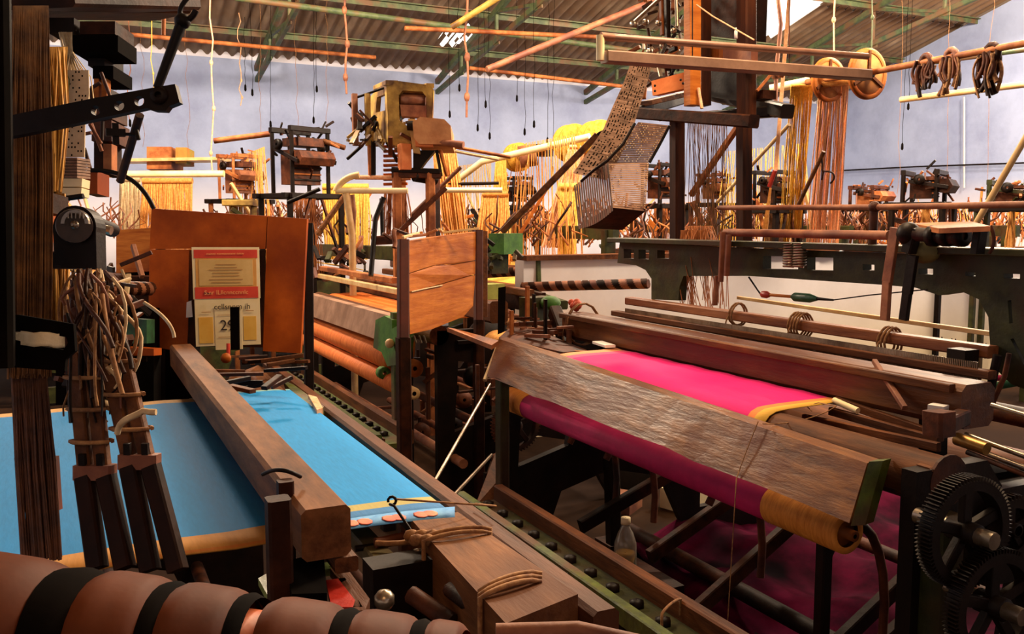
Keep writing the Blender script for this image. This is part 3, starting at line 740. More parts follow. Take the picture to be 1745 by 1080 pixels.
# wire hook and cords
t = thing('wire_hook', 'bent black wire hook standing at the corner of the turquoise cloth', 'hook', P(700, 905, z=.9))
c = P(668, 853, z=.945)
MB().tube([P(703, 908, z=.905), P(672, 862, z=.94)]+arc(c, _r, _u, .006, -120, 200, 9), .0022, 6).build('wire', iron, t)
one('string', MB().tube(sag(P(672, 850, z=.945), P(845, 862, z=.91), .0, 6)+[P(810, 858, z=.90)], .0016, 6), rope_m, 'thin brown string running from the wire hook across the breast rail', 'string')
def wrap(px0, py0, px1, py1, z, label, n=2, r=.0035):
    t = thing('tie_rope', label, 'rope', P(px0, py0, z=z))
    for i in range(n):
        a = P(px0, py0+i*7, z=z); b = P(px1, py1+i*7, z=z); mid = (a+b)/2+V(0, 0, .004)
        MB().tube([a-V(0, 0, .05)]+bez(a, a.lerp(mid, .6)+V(0, 0, .006), b.lerp(mid, .6)+V(0, 0, .006), b, 8)+[b-V(0, 0, .04)], r, 6).build('coil', rope_m, t)
    return t
w_ = wrap(722, 915, 835, 900, .907, 'rope tied over the far end of the dusty breast box')
for i in range(5):
    MB().ball(P(700+i*9, 912+(i % 2)*8, z=.905), .009, 8, (1.3, 1, 1)).build('knot', rope_m, w_)
MB().tube(sag(P(740, 912, z=.9), P(640, 925, z=.885), .005, 6), .004, 6).build('loose_end', rope_m, w_)
wrap(818, 1005, 920, 975, .907, 'rope tied over the near end of the dusty breast box', 3)
# painted tray beneath the batten end
t = thing('painted_tray', 'open green and red painted metal tray below the batten end', 'tray', P(540, 1010, z=.86))
q = lambda x, y, z=.9: P(x, y, z=z)
MB().ext([q(440, 985), q(470, 968), q(580, 955), q(592, 962), q(480, 985), q(500, 1045), q(470, 1040)], V(0, 0, -.01)).build('green_rim', mat('worn green enamel', '#5a6a2e', '#8c9a56', '#6e5a34', 20, rough=.4), t)
MB().ext([q(560, 965), q(582, 955), q(630, 1020), q(622, 1040), q(600, 1040), q(605, 1022)], V(0, 0, -.012)).build('grey_rim', wood_grey, t)
MB().ext([q(555, 988), q(588, 984), q(618, 1034), q(565, 1034)], V(0, 0, -.008)).build('red_panel', mat('red enamel', '#98180c', '#b8281a', None, 20, rough=.4), t)
MB().ext([q(486, 980), q(552, 968), q(558, 1038), q(498, 1040)], V(0, 0, .02)).build('black_box', black, t)
# ------------------------------------------------------------------ mossy plank walkway rail between the looms
for (ya, yb, lab) in ((5.6, 3.62, 'mossy green bolted foot rail along the front of the middle orange loom'), (2.72, .75, 'dark mossy foot rail along the pink cloth loom, in front of the bottle')):
    t = thing('foot_rail', lab, 'rail', (1.2, (ya+yb)/2, 0), 'foot rails of the looms')
    for i, (x, z, w_, h_, m_) in enumerate(((1.135, .43, .03, .05, green_l), (1.275, .43, .035, .06, wood_y), (1.205, .40, .12, .02, green if ya < 3 else green_l))):
        MB().beam((x, ya, z), (x, yb, z), w_, h_).build(('near_flange', 'far_flange', 'web')[i], m_, t)
    MB().beam((1.16, ya, .425), (1.16, yb, .425), .008, .02).build('rib', rust, t)
    for i in range(int((ya-yb)/.11)):
        y = ya-.06-i*.11
        MB().lathe((1.21, y, .41), (1.21, y, .435), [(0, .02), (.014, .02), (.02, .008), (.02, .001)], 6).build('bolt', iron, t)
    for y in (ya-.1, yb+.1): MB().beam((1.205, y, .40), (1.205, y, 0), .06, .06).build('leg', iron, t)
# low wooden runner on the floor
one('floor_board', MB().beam((.95, 2.4, .02), (.85, .8, .02), .22, .03), wood_red, 'reddish floor board lying in the alley between the looms', 'board')
wrap(1128, 1045, 1160, 1020, .465, 'thin rope looped over the mossy foot rail at the bottom edge', 1)
# ------------------------------------------------------------------ board with the calendar
D0 = 3.0
t = thing('wooden_board', 'reddish brown upright wooden board of three planks behind the blue cloth, carrying the calendar', 'board', P(390, 610, d=D0))
bk = P(0, 0, d=1)-P(0, 0, d=1.03)
bk = V(.44, .898, 0)*.03
def bp(px, py): return P(px, py, d=D0)
MB().ext([bp(258, 355), bp(455, 368), bp(452, 424), bp(330, 424), bp(255, 424)], bk).build('plank', wood_red, t)
MB().ext([bp(255, 425), bp(329, 425), bp(318, 600), bp(252, 590)], bk).build('plank', wood_red, t)
MB().ext([bp(456, 368), bp(523, 373), bp(512, 602), bp(448, 598)], bk*.8).build('plank', wood_red, t)
MB().ext([bp(322, 426), bp(452, 426), bp(447, 592), bp(320, 590)], bk*.3).build('opening_shade', wood_dark, t)  # dark sheet filling the opening, stands for the shade behind the calendar
MB().beam(bp(518, 380)+bk*2, P(520, 700, d=3.05)+bk*2, .03, .03).build('post', iron, t)
MB().beam(bp(262, 400)+bk*2, P(262, 760, d=3.05)+bk*2, .03, .03).build('post', iron, t)
# calendar
D1 = 2.93
def cp(u, v, k=0):
    a = V(*P(327, 421, d=D1)); b = P(442, 421, d=D1+.02); c = P(446, 588, d=D1+.02); e = P(333, 592, d=D1)
    p = a.lerp(b, u).lerp(e.lerp(c, u), v)
    return p-V(.44, .898, 0)*(.003+.0016*k)
t = thing('wall_calendar', 'cream and red paper calendar hanging on the reddish board', 'calendar', cp(.5, 1))
def panel(name, u0, v0, u1, v1, k, m, th=.0012):
    return MB().ext([cp(u0, v0, k), cp(u1, v0, k), cp(u1, v1, k), cp(u0, v1, k)], V(.44, .898, 0)*th).build(name, m, t)
calr = mat('calendar red', '#c8331c', '#dd4a30', None, 12, rough=.6, bump=0)
panel('backing_card', 0, 0, 1, .52, 0, cream)
panel('lower_card', .015, .515, .99, .99, 0, cream)
panel('red_header', .03, .025, .97, .11, 1, calr)
panel('red_border', .05, .11, .95, .40, .7, mat('calendar ochre', '#c98a3a', '#dda455', None, 12, bump=0))
panel('picture_panel', .10, .125, .90, .385, 1.5, mat('calendar parchment', '#c9a35e', '#ddbb7a', None, 9, bump=0))
panel('red_band', .03, .40, .97, .515, 1, calr)
panel('yellow_square', .07, .70, .28, .96, 1, mat('calendar yellow', '#e0a83c', '#ecc05a', None, 12, bump=0))
panel('yellow_square', .74, .70, .93, .94, 1, MATS['calendar yellow'])
panel('date_pad', .31, .60, .72, 1.03, 1, cream)
ink = mat('printing ink', '#2a1a14', '#33221a', None, 10, bump=0)
goldm = mat('gold printing', '#e8a060', '#f0b070', None, 10, bump=0)
brn = mat('brown printing', '#a8763c', '#b5854a', None, 10, bump=0)
ey = (cp(0, 0)-cp(0, 1)).normalized(); ex = (cp(1, .5)-cp(0, .5)).normalized()
def letters(name, txt, u, v, size, m, k=2.5, sp=1.0):
    c = bpy.data.curves.new('lettering', 'FONT'); c.body = txt; c.size = size; c.align_x = 'CENTER'; c.align_y = 'CENTER'; c.extrude = .0003
    c.space_character = sp
    o = bpy.data.objects.new('tmp', c); col.objects.link(o)
    bpy.context.view_layer.update()
    me = bpy.data.meshes.new_from_object(o.evaluated_get(bpy.context.evaluated_depsgraph_get()))
    bpy.data.objects.remove(o)
    p0 = cp(u, v, k); n_ = ex.cross(ey)
    for vv in me.vertices:
        vv.co = (p0+ex*vv.co.x+ey*vv.co.y+n_*vv.co.z) - ORG[t.name]
    me.materials.clear(); me.materials.append(m)
    ob = bpy.data.objects.new(name, me); col.objects.link(ob); ob.parent = t; return ob
letters('date_number', '29', .50, .79, .048, ink)
letters('script_line', 'ccllsnnm ih', .58, .60, .026, ink)
letters('header_line', 'nwnm nwmnnmnw nmw', .5, .065, .012, goldm)
for i, (v_, w_) in enumerate(((.17, .3), (.20, .34), (.225, .5), (.255, .4), (.285, .4), (.32, .5), (.35, .44))):
    panel('text_line', .5-w_/2, v_, .5+w_/2, v_+.006, 2.5, brn, .0004)
letters('band_script', 'S,nr ILllcnnccnnlc', .5, .455, .020, goldm)
letters('band_script', '~', .22, .455, .04, ink)
panel('small_print', .12, .645, .26, .652, 2.5, brn, .0004); panel('small_print', .78, .64, .9, .647, 2.5, brn, .0004)
panel('small_print', .36, .90, .62, .905, 2.5, brn, .0004); panel('small_print', .36, .68, .62, .684, 2.5, brn, .0004)
MB().beam(P(400, 523, d=2.88), P(401, 596, d=2.88), .028, .01, up=(.44, .898, 0)).build('black_clip', black, t)
one('white_tag', MB().ext([P(318, 515, d=2.95), P(326, 512, d=2.95), P(328, 540, d=2.95), P(317, 541, d=2.95)], V(.001, .003, 0)), white, 'small white paper tag left of the calendar', 'tag')
one('candle', MB().tube([P(389, 585, d=2.86), P(389, 612, d=2.86)], .006, 8), mat('red wax', '#c83222', '#e0503a', None, 10), 'small red stick standing before the calendar', 'stick')
# ------------------------------------------------------------------ the wrapped roller in front of the camera
def taperbeam(): pass
a, b = P(-160, 1094, d=.62), P(800, 1168, d=.80)
ax = (b-a); L_ = ax.length; ax = ax.normalized()
t = thing('wrapped_roller', 'thick brown wooden roller wound with dark spiral strap across the bottom left corner', 'roller', (a+b)/2-V(0, 0, .07))
rollm = mat('brown leather', '#401a08', '#683214', '#321406', 5, (1, 1, 1), .6, bump=.15, spec=.12)
def prof_r(s): return .062-.016*s
MB().lathe(a, b, [(0, .01)]+[(L_*i/20, prof_r(i/20)-.008) for i in range(21)]+[(L_, .01)], 28).build('core', mat('orange core', '#b04a1c', '#d8703a', None, 6, rough=.5), t)
x_, y_, z_ = frame(a, b)
def pxat(px):      # distance along the roller that is seen at pixel column px
    lo, hi = 0, L_
    for _ in range(40):
        m_ = (lo+hi)/2; p = a+ax*m_-EYE
        if p.dot(_r)/p.dot(_f)*FPX+872.5 < px: lo = m_
        else: hi = m_
    return lo
segs = [(-140, 60), (75, 150), (165, 255), (275, 405), (452, 590), (610, 700), (716, 790)]
segs = [(-140, 110), (170, 290), (305, 425), (468, 590), (612, 720), (735, 800)]
for p0, p1 in segs:
    s0, s1 = pxat(p0), pxat(p1); n = 8; slant = .07
    vs = []; fs = []; m_ = 32
    for j in range(n+1):
        for k in range(m_):
            an = 2*math.pi*k/m_
            s = s0+(s1-s0)*j/n + slant*math.cos(an+.6)*.5
            e = min(j, n-j)/n; rr_ = prof_r(s/L_)+.006*min(1, e*6)
            vs.append(a+ax*s+(x_*math.cos(an)+y_*math.sin(an))*rr_)
    for j in range(n):
        fs += [(j*m_+k, j*m_+(k+1) % m_, (j+1)*m_+(k+1) % m_, (j+1)*m_+k) for k in range(m_)]
    MB().add(vs, fs, True).build('leather_wrap', rollm, t)
for pm in (140, 297, 430, 601, 727):
    s0 = pxat(pm); w_ = .014 if pm == 140 else .008; vs = []; fs = []; m_ = 32
    for j in range(3):
        for k in range(m_):
            an = 2*math.pi*k/m_; s = s0+(j-1)*w_+.07*math.cos(an+.6)*.5
            vs.append(a+ax*s+(x_*math.cos(an)+y_*math.sin(an))*(prof_r(s/L_)+.0015+(.003 if j == 1 else 0)))
    for j in range(2): fs += [(j*m_+k, j*m_+(k+1) % m_, (j+1)*m_+(k+1) % m_, (j+1)*m_+k) for k in range(m_)]
    MB().add(vs, fs, True).build('dark_strap', black, t)
# ------------------------------------------------------------------ dark post and ironwork at the left edge
one('dark_post', MB().beam(P(-16, 625, d=.95), P(-10, -60, d=.95)+V(0, 0, .2), .045, .05), black, 'black upright post along the left edge of the picture', 'post')
t = thing('perforated_arm', 'black iron arm with a row of round holes reaching in from the left', 'arm', P(170, 200, d=1.1))
pa = lambda x, y: P(x, y, d=1.1)
hc = [(163, 188), (203, 180), (237, 172)]
out = [pa(10, 198), pa(150, 169), pa(262, 149), pa(298, 143), pa(306, 174), pa(288, 181), pa(282, 189), pa(262, 188), pa(250, 184), pa(140, 208), pa(28, 231), pa(10, 234)]
holes = [[pa(x+8.5*math.cos(2*math.pi*k/16), y+8.5*math.sin(2*math.pi*k/16)) for k in range(16)] for x, y in hc]
MB().plate(out, _f, .012, holes).build('iron_plate', iron, t)
MB().lathe(pa(272, 163)-_f*.006, pa(272, 163)+_f*.002, [(0, .004), (0, .010), (.008, .011)], 14).build('rivet', iron, t)
t = thing('forked_rod', 'dark rod with a forked tip rising aslant behind the perforated arm', 'rod', P(205, 305, d=1.6))
a, b, c = P(205, 308, d=1.6), P(236, 195, d=1.45), P(268, 150, d=1.4)
MB().tube([a, P(238, 196, d=1.5)], .0075, 8).build('lower_rod', rust, t)
MB().tube([P(268, 150, d=1.32), P(310, 38, d=1.32)], .0065, 8, r2=.008).build('upper_rod', iron, t)
MB().ball(P(311, 36, d=1.32), .012, 10).build('joint', iron, t)
MB().tube(bez(P(311, 34, d=1.32), P(303, 22, d=1.32), P(306, 12, d=1.32), P(320, -4, d=1.32), 8), .0035, 6).build('fork_prong', iron, t)
MB().tube(bez(P(313, 34, d=1.32), P(322, 36, d=1.32), P(330, 28, d=1.32), P(334, 18, d=1.32), 8), .0045, 6).build('fork_prong', iron, t)
t = thing('arm_clamp', 'small black clamp screw on the slanted rod below the perforated arm', 'clamp', P(197, 230, d=1.5))
MB().tube([P(188, 228, d=1.5), P(234, 229, d=1.5)], .003, 6).build('screw', iron, t)
MB().box(P(197, 228, d=1.5), (.01, .01, .035)).box(P(197, 226, d=1.5), (.03, .02, .012)).build('wing', iron, t)
MB().tube([P(232, 222, d=1.5), P(236, 238, d=1.5)], .004, 6).build('pin', iron, t)
# overhead beams of the near harness
one('overhead_beam', MB().beam(P(-60, 4, d=1.9), P(290, 12, d=2.3), .16, .05, up=(0, 0, 1)), wood_dark, 'brown wooden beam across the top left corner above the harness', 'beam')
one('overhead_beam', MB().beam(P(60, -12, d=1.5), P(288, -2, d=1.9), .14, .05), wood_dark, 'dark upper beam at the top left corner', 'beam')
# harness of the blue loom: big brown bundle
t = thing('harness_cords', 'tall brown bundle of harness cords hanging at the far left down to the blue warp', 'harness', P(75, 950, d=1.2))
threads(MB(), P(24, 10, d=1.2), P(82, 10, d=1.25), P(18, 640, d=1.18), P(84, 640, d=1.2), 170, .0016, .004).build('upper_cords', thread_b, t)['kind'] = 'stuff'
threads(MB(), P(20, 636, d=1.19), P(80, 636, d=1.2), P(38, 952, d=1.17), P(105, 952, d=1.17), 90, .0017, .003).build('lower_cords', mat('dark harness', '#3a1d0e', '#6a3c1e', None, 30), t)['kind'] = 'stuff'
MB().ext([P(24, 780, d=1.19), P(88, 780, d=1.19), P(94, 872, d=1.19), P(34, 872, d=1.19)], _f*.02).build('cord_band', mat('rusty band', '#4a1c0a', '#7a3412', None, 20, (3, 3, .4)), t)
threads(MB(), P(60, 80, d=1.5), P(115, 80, d=1.55), P(72, 330, d=1.5), P(100, 330, d=1.5), 60, .002, .006).build('ochre_cords', mat('ochre cord', '#a8701c', '#d09a38', None, 30, bump=0), t)['kind'] = 'stuff'
threads(MB(), P(76, 330, d=1.35), P(110, 330, d=1.35), P(60, 640, d=1.3), P(112, 560, d=1.3), 50, .002, .006).build('ochre_cords', MATS['ochre cord'], t)['kind'] = 'stuff'
t = thing('cord_skein', 'pale skein of cords spreading from the small head at the upper left', 'skein', P(130, 170, d=1.7))
threads(MB(), P(101, 55, d=1.7), P(123, 55, d=1.7), P(113, 92, d=1.7), P(124, 92, d=1.7), 16, .002, .002).build('strands', thread_w, t)['kind'] = 'stuff'
threads(MB(), P(113, 88, d=1.7), P(124, 88, d=1.7), P(96, 200, d=1.65), P(158, 200, d=1.7), 34, .0013, .01).build('strands', thread_w, t)['kind'] = 'stuff'
threads(MB(), P(90, 95, d=1.6), P(100, 95, d=1.6), P(70, 185, d=1.6), P(110, 185, d=1.6), 24, .0013, .01).build('green_strands', mat('olive cord', '#5c5a1c', '#8c8a3c', None, 30, bump=0), t)['kind'] = 'stuff'
def card_chain(name, label, path, wv, m, n, cw, group=None, th=.0025, holes=True):
    """chain of laced punched cards along path; wv = half width vector; every card is a part"""
    t = thing(name, label, 'card chain', path[-1], group)
    seg = [(path[i+1]-path[i]).length for i in range(len(path)-1)]; tot = sum(seg)
    hole_ms = []
    for i in range(n):
        s = (i+.5)/n*tot; j = 0
        while j < len(seg)-1 and s > seg[j]: s -= seg[j]; j += 1
        c = path[j].lerp(path[j+1], min(1, s/seg[j])); d = (path[j+1]-path[j]).normalized()*cw
        wv_ = wv(i/n) if callable(wv) else wv
        nn = d.cross(wv_).normalized()*th
        MB().ext([c-d-wv_, c+d-wv_, c+d+wv_, c-d+wv_], nn).build('card', m, t)
        if holes and i % 1 == 0:
            hm = MB(); k_ = 9
            for q in range(k_):
                if rr.random() < .38:
                    hc_ = c+wv_*(-.8+1.6*q/(k_-1)); e1 = wv_.normalized()*.0022*(wv_.length/.05); e2 = d*.45
                    for sg in (1, -.15):
                        hm.ext([hc_-e1-e2+nn*sg, hc_+e1-e2+nn*sg, hc_+e1+e2+nn*sg, hc_-e1+e2+nn*sg], nn*.15)
            if hm.v: hole_ms.append(hm)
    if hole_ms:
        al = MB()
        for h in hole_ms: al.add(h.v, h.f)
        al.build('punched_holes', black, t)['kind'] = 'stuff'
    return t
wr = _r*.028
card_chain('card_chain', 'small punched card chain hanging in the harness at the upper left', [P(125, 120, d=1.6), P(126, 160, d=1.6), P(119, 215, d=1.6), P(118, 268, d=1.6)], wr, mat('pale card', '#b8a080', '#d6c2a0', None, 30, bump=0), 22, .0035)
t = thing('card_stack', 'stack of brown and white cards hanging in the harness above the black pulley', 'card stack', P(117, 335, d=1.6))
for i in range(7):
    c = P(118, 272+i*5, d=1.6); MB().box(c, (.052, .05, .004), -YAW).build('card', card_m, t)
MB().ext([P(92, 304, d=1.58), P(140, 304, d=1.58), P(139, 318, d=1.58), P(94, 318, d=1.58)], _f*.03).build('white_card', cream, t)
MB().ext([P(95, 320, d=1.58), P(139, 320, d=1.58), P(138, 334, d=1.58), P(97, 334, d=1.58)], _f*.03).build('white_card', cream, t)
# small jacquard head in shadow at the upper left
t = thing('jacquard_head', 'dark shadowed jacquard head hanging at the upper left beside the brown harness', 'jacquard head', P(165, 200, d=2.0), 'jacquard heads')
hb = lambda x0, y0, x1, y1, d, m, nm, th=.1: MB().ext([P(x0, y0, d=d), P(x1, y0, d=d), P(x1, y1, d=d), P(x0, y1, d=d)], _f*th).build(nm, m, t)
hb(136, 36, 196, 58, 2.0, wood_dark, 'top_box'); hb(122, 60, 201, 88, 2.0, black, 'dark_box')
hb(150, 88, 178, 112, 2.05, iron, 'neck'); hb(158, 112, 193, 134, 2.0, black, 'dark_box'); hb(160, 134, 168, 165, 2.0, wood_orange, 'hook_bar', .02); hb(173, 134, 182, 168, 2.0, wood_orange, 'hook_bar', .02)
hb(150, 150, 186, 200, 2.1, rust, 'body'); hb(156, 205, 190, 240, 2.1, rust, 'body'); hb(160, 240, 176, 292, 2.1, wood_dark, 'body'); hb(176, 245, 190, 290, 2.1, rust_l, 'side_bar', .03)
hb(82, 30, 126, 56, 2.0, iron, 'needle_box')
for i in range(10):
    px = rr.uniform(140, 190); py = rr.uniform(110, 260)
    p = P(px, py, d=1.97); MB().tube([p, p+V(rr.uniform(-.03, .03), rr.uniform(-.02, .02), rr.uniform(-.08, .08))], .004, 6).build('hook', rr.choice([rust, iron, rust_l]), t)
hb(145, 292, 166, 330, 1.7, wood_red, 'lower_block', .05)
MB().tube([P(60, 345, d=1.5), P(142, 334, d=1.5)], .005, 6).build('tie_rod', iron, t)
MB().tube(bez(P(150, 290, d=1.7), P(205, 288, d=1.7), P(240, 305, d=1.7), P(262, 355, d=1.7), 12), .0045, 6).build('bent_rod', iron, t)
# pulley and its bracket
t = thing('pulley_bracket', 'black round topped pulley housing on a bracket above the picking sticks', 'pulley', P(127, 455, d=1.25))
pp = lambda x, y, d=1.25: P(x, y, d=d)
out = [pp(127+37*math.cos(R(a_)), 388-38*math.sin(R(a_))) for a_ in range(-10, 191, 12)]+[pp(92, 430), pp(55, 432), pp(56, 456), pp(165, 458)]
MB().plate(out, _f, .03).build('housing', iron, t)
MB().lathe(pp(127, 385, 1.235), pp(127, 385, 1.245), [(0, .004), (0, .023), (.01, .024), (.01, .004)], 24, False).build('pulley_wheel', mat('brown pulley', '#1e0f06', '#442a14', None, 10, rough=.5), t)
MB().plate(arc(pp(127, 381, 1.225), _r, _u, .019, 0, 180, 14)+arc(pp(127, 381, 1.225), _r, _u, .014, 180, 0, 14), _f, .006).build('rim', steel, t)
MB().ball(pp(127, 383, 1.225), .006, 10).build('hub', steel, t)
for x in (116, 122, 129, 136, 142): MB().tube([pp(x, 372, 1.222), pp(x, 362, 1.222)], .0012, 5).build('tooth', steel, t)
MB().ext([pp(30, 330), pp(86, 328), pp(86, 362), pp(30, 360)], _f*.05).build('arm', wood_dark, t)
MB().ext([pp(34, 362, 1.3), pp(88, 362, 1.3), pp(88, 430, 1.3), pp(36, 430, 1.3)], _f*.04).build('arm', wood_red, t)
MB().ext([pp(55, 415, 1.28), pp(88, 413, 1.28), pp(90, 428, 1.28), pp(55, 432, 1.28)], _f*.03).build('arm', rust, t)
MB().tube([pp(160, 380, 1.4), pp(192, 392, 1.5)], .012, 10).build('axle', iron, t)
MB().tube([pp(168, 388, 1.4), pp(190, 393, 1.4)], .007, 8).build('axle', steel, t)
# iron bracket with pale rag
t = thing('iron_bracket', 'black flat iron bracket at the left edge with a slot', 'bracket', pp(60, 630, 1.0))
q = lambda x, y: P(x, y, d=1.0)
out = [q(-30, 535), q(30, 536), q(125, 552), q(128, 598), q(112, 612), q(110, 632), q(-30, 622)]
hole = [q(-4, 564), q(60, 566), q(112, 574), q(116, 584), q(108, 596), q(70, 590), q(14, 576)]
MB().plate(out, _f, .006, [hole]).build('plate', black, t)
MB().ext([q(-30, 632), q(110, 632), q(112, 700), q(-30, 690)], _f*.03) if False else None
rag = [[P(4+104*i/8, 563+j*6+i*.6+1.5*math.sin(i*2), d=1.0+.006*math.sin(i)) for i in range(9)] for j in range(5)]
one('pale_rag', MB().sheet(rag, .006), mat('cream rag', '#d8c496', '#efe0b8', None, 30, bump=.4), 'pale cream rag showing in the slot of the black bracket', 'rag')
# picking sticks
def stick(px, tops, label):
    t = thing('picking_stick', label, 'picking stick', P(*tops[-1][:2], d=tops[-1][2]))
    a, b, c = [P(x, y, d=d) for x, y, d in tops]
    e = _r*.011
    for s in (-1, 1):
        MB().beam(a+e*s, b+e*s, .017, .014, up=_f).build('wood_strip', wood_grey, t)
        MB().beam(b+e*s*1.2, c+e*s*1.5, .021, .02, up=_f).build('leather_sheath', mat('dark sheath', '#160905', '#301509', None, 12, rough=.6, spec=.12), t)
    MB().beam(b-_u*.006, b+_u*.012, .048, .022, up=_f).build('clasp', rust_p, t)
    for k in range(3):
        p = a.lerp(b, .25+.25*k)
        MB().tube(arc(p, _r, _f, .026, 0, 340, 10, .018), .003, 5).build('binding', rope_m, t)
    for s in (-1, 1):
        MB().box(b+e*s+_u*.02-_f*.01, (.008, .006, .014), -YAW).build('rivet', iron, t)
    return t
stick(165, [(140, 590, 1.18), (162, 808, 1.12), (190, 968, 1.08)], 'left one of the two wooden picking sticks over the blue warp')
stick(245, [(185, 560, 1.2), (238, 790, 1.12), (280, 972, 1.08)], 'right one of the two wooden picking sticks over the blue warp, tied with pale cord')
one('white_tie', MB().tube(bez(P(200, 738, d=1.08), P(202, 712, d=1.07), P(228, 712, d=1.07), P(244, 700, d=1.07), 10)+[P(256, 702, d=1.07), P(266, 702, d=1.07)], .004, 6), thread_w, 'pale twisted cord tied round the right picking stick', 'cord')
# tangle of cords above the picking sticks
t = thing('cord_tangle', 'dense tangle of brown cords and leather straps between pulley and picking sticks', 'cord tangle', P(190, 600, d=1.25))
for i in range(80):
    x0, x1 = rr.uniform(112, 175), 0
    x1 = x0+rr.uniform(-5, 70); y0 = rr.uniform(455, 560); y1 = y0+rr.uniform(90, 220)
    if y1 > 720: y1 = 720
    d0 = rr.uniform(1.15, 1.35)
    MB().tube(bez(P(x0, y0, d=d0), P(x0+rr.uniform(-10, 25), y0+50, d=d0-.02), P(x1-rr.uniform(-10, 20), y1-50, d=d0-.04), P(x1, y1, d=d0-.05), 9), rr.uniform(.001, .0036), 6).build('cord', rr.choice([rope_m, rust, wood_dark, thread_b, iron, wood_dark]), t)
MB().tube(bez(P(170, 455, d=1.3), P(180, 540, d=1.3), P(250, 540, d=1.3), P(240, 590, d=1.3), 10)+bez(P(240, 590, d=1.3), P(238, 620, d=1.3), P(228, 640, d=1.3), P(215, 640, d=1.3), 6) , .003, 6).build('white_cord', thread_w, t)
MB().tube(bez(P(245, 515, d=1.6), P(270, 530, d=1.6), P(295, 550, d=1.6), P(297, 575, d=1.6), 10), .003, 6).build('white_cord', thread_w, t)
for i in range(12):
    MB().ball(P(rr.uniform(125, 215), rr.uniform(500, 700), d=1.2), rr.uniform(.006, .012), 8, (1.2, 1, 1)).build('knot', rr.choice([rope_m, rust_p, thread_w, rust]), t)
for i in range(6):
    x = 132+i*8+rr.uniform(-3, 3)
    MB().tube([P(x, 458, d=1.25), P(x+rr.uniform(0, 20), 640, d=1.2)], .0018, 5).build('cord', thread_w if i % 2 else rope_m, t)

for i in range(46):
    x0 = rr.uniform(125, 205); y0 = rr.uniform(460, 640)
    p = P(x0, y0, d=rr.uniform(1.12, 1.25)); e = p+V(rr.uniform(-.02, .03), rr.uniform(-.02, .02), -rr.uniform(.03, .12))
    MB().tube(bez(p, p+V(rr.uniform(-.02, .03), 0, -.02), e+V(rr.uniform(-.03, .03), 0, .02), e, 7), rr.uniform(.0012, .003), 5).build('cord', rr.choice([thread_w, rope_m, rust_p, rope_m, wood_dark]), t)
t = thing('machine_clutter', 'dark heap of castings, rods and cord ends behind the picking sticks', 'machinery', P(220, 680, d=2.7))
for x0, y0, x1, y1, d, m_ in ((95, 520, 262, 690, 2.95, black), (262, 560, 330, 690, 3.1, black), (120, 600, 215, 700, 2.6, iron), (180, 540, 250, 585, 2.7, MATS['green lacquer']), (196, 590, 262, 606, 2.65, wood_red)):
    MB().ext([P(x0, y0, d=d), P(x1, y0+4, d=d), P(x1, y1, d=d), P(x0, y1, d=d)], _f*.06).build('casting', m_, t)
for i in range(80):
    p = P(rr.uniform(110, 240), rr.uniform(440, 690), d=rr.uniform(2.4, 2.85)); k_ = V(rr.uniform(-1, 1), rr.uniform(-1, 1), rr.uniform(-1, 1))*rr.uniform(.015, .06)
    MB().beam(p-k_, p+k_, rr.uniform(.006, .02), rr.uniform(.006, .018)).build('linkage', rr.choice([iron, rust, rust_p, wood_dark, rust, iron, thread_w]), t)
MB().tube(bez(P(170, 512, d=2.5), P(185, 500, d=2.5), P(200, 520, d=2.5), P(215, 514, d=2.5)), .012, 6).build('pale_rag', thread_w, t)
# ------------------------------------------------------------------ jacquard tower of the pink loom
TX = 2.15
T_ = lambda px, py, X=TX: P(px, py, X=X)
t = thing('jacquard_tower', 'tall dark jacquard tower on two posts rising over the pink cloth loom', 'jacquard tower', T_(1205, 470))
for px, y1, w_ in ((1154, 470, .045), (1268, 425, .042)):
    MB().beam(T_(px, y1), T_(px, 196), w_, w_+.005).build('post', mat('dark red post', '#1c0c08', '#4a2410', '#2a100a', 8, (3, 3, .4), .6, spec=.12), t)
# platform
a, b, c, d_ = P(1082, 192, X=2.02), P(1160, 160, X=2.5), P(1342, 186, X=2.45), P(1270, 215, X=2.02)
MB().beam(P(1082, 192, X=2.05), P(1205, 155, X=2.75), .05, .045).build('platform_beam', iron, t)
MB().beam(P(1200, 158, X=2.55), P(1342, 190, X=2.3), .05, .05).build('platform_beam', iron, t)
MB().beam(P(1085, 193, X=2.03), P(1285, 207, X=2.08), .05, .045).build('platform_beam', wood_dark, t)
MB().beam(P(1200, 200, X=2.25), P(1342, 188, X=2.35), .04, .04).build('platform_beam', iron, t)
MB().beam(P(1100, 176, X=2.1), P(1212, 150, X=2.5), .07, .02).build('deck_board', wood_grey, t)
MB().beam(P(1140, 202, X=2.1), P(1208, 192, X=2.4), .09, .015).build('deck_board', rust_l, t)
# carcass of the machine, going up out of the frame
MB().beam(T_(1180, 180, 2.1), T_(1180, -60, 2.1), .05, .05).build('corner_post', wood_orange, t)
MB().beam(T_(1198, 180, 2.22), T_(1198, -60, 2.22), .05, .05).build('corner_post', MATS['dark red post'], t)
MB().beam(T_(1272, 200, 2.2), T_(1272, -60, 2.2), .05, .06).build('corner_post', MATS['dark red post'], t)
MB().ext([P(1202, -40, X=2.3), P(1288, -40, X=2.3), P(1284, 70, X=2.3), P(1202, 60, X=2.3)], V(.06, 0, 0)).build('back_panel', wood_dark, t)
MB().ext([P(1186, 70, X=2.25), P(1225, 72, X=2.25), P(1225, 100, X=2.25), P(1186, 98, X=2.25)], V(.05, 0, 0)).build('panel', wood_z, t)
MB().ext([P(1204, 112, X=2.35), P(1262, 116, X=2.35), P(1258, 172, X=2.35), P(1208, 165, X=2.35)], V(.05, 0, 0)).build('back_panel', iron, t)
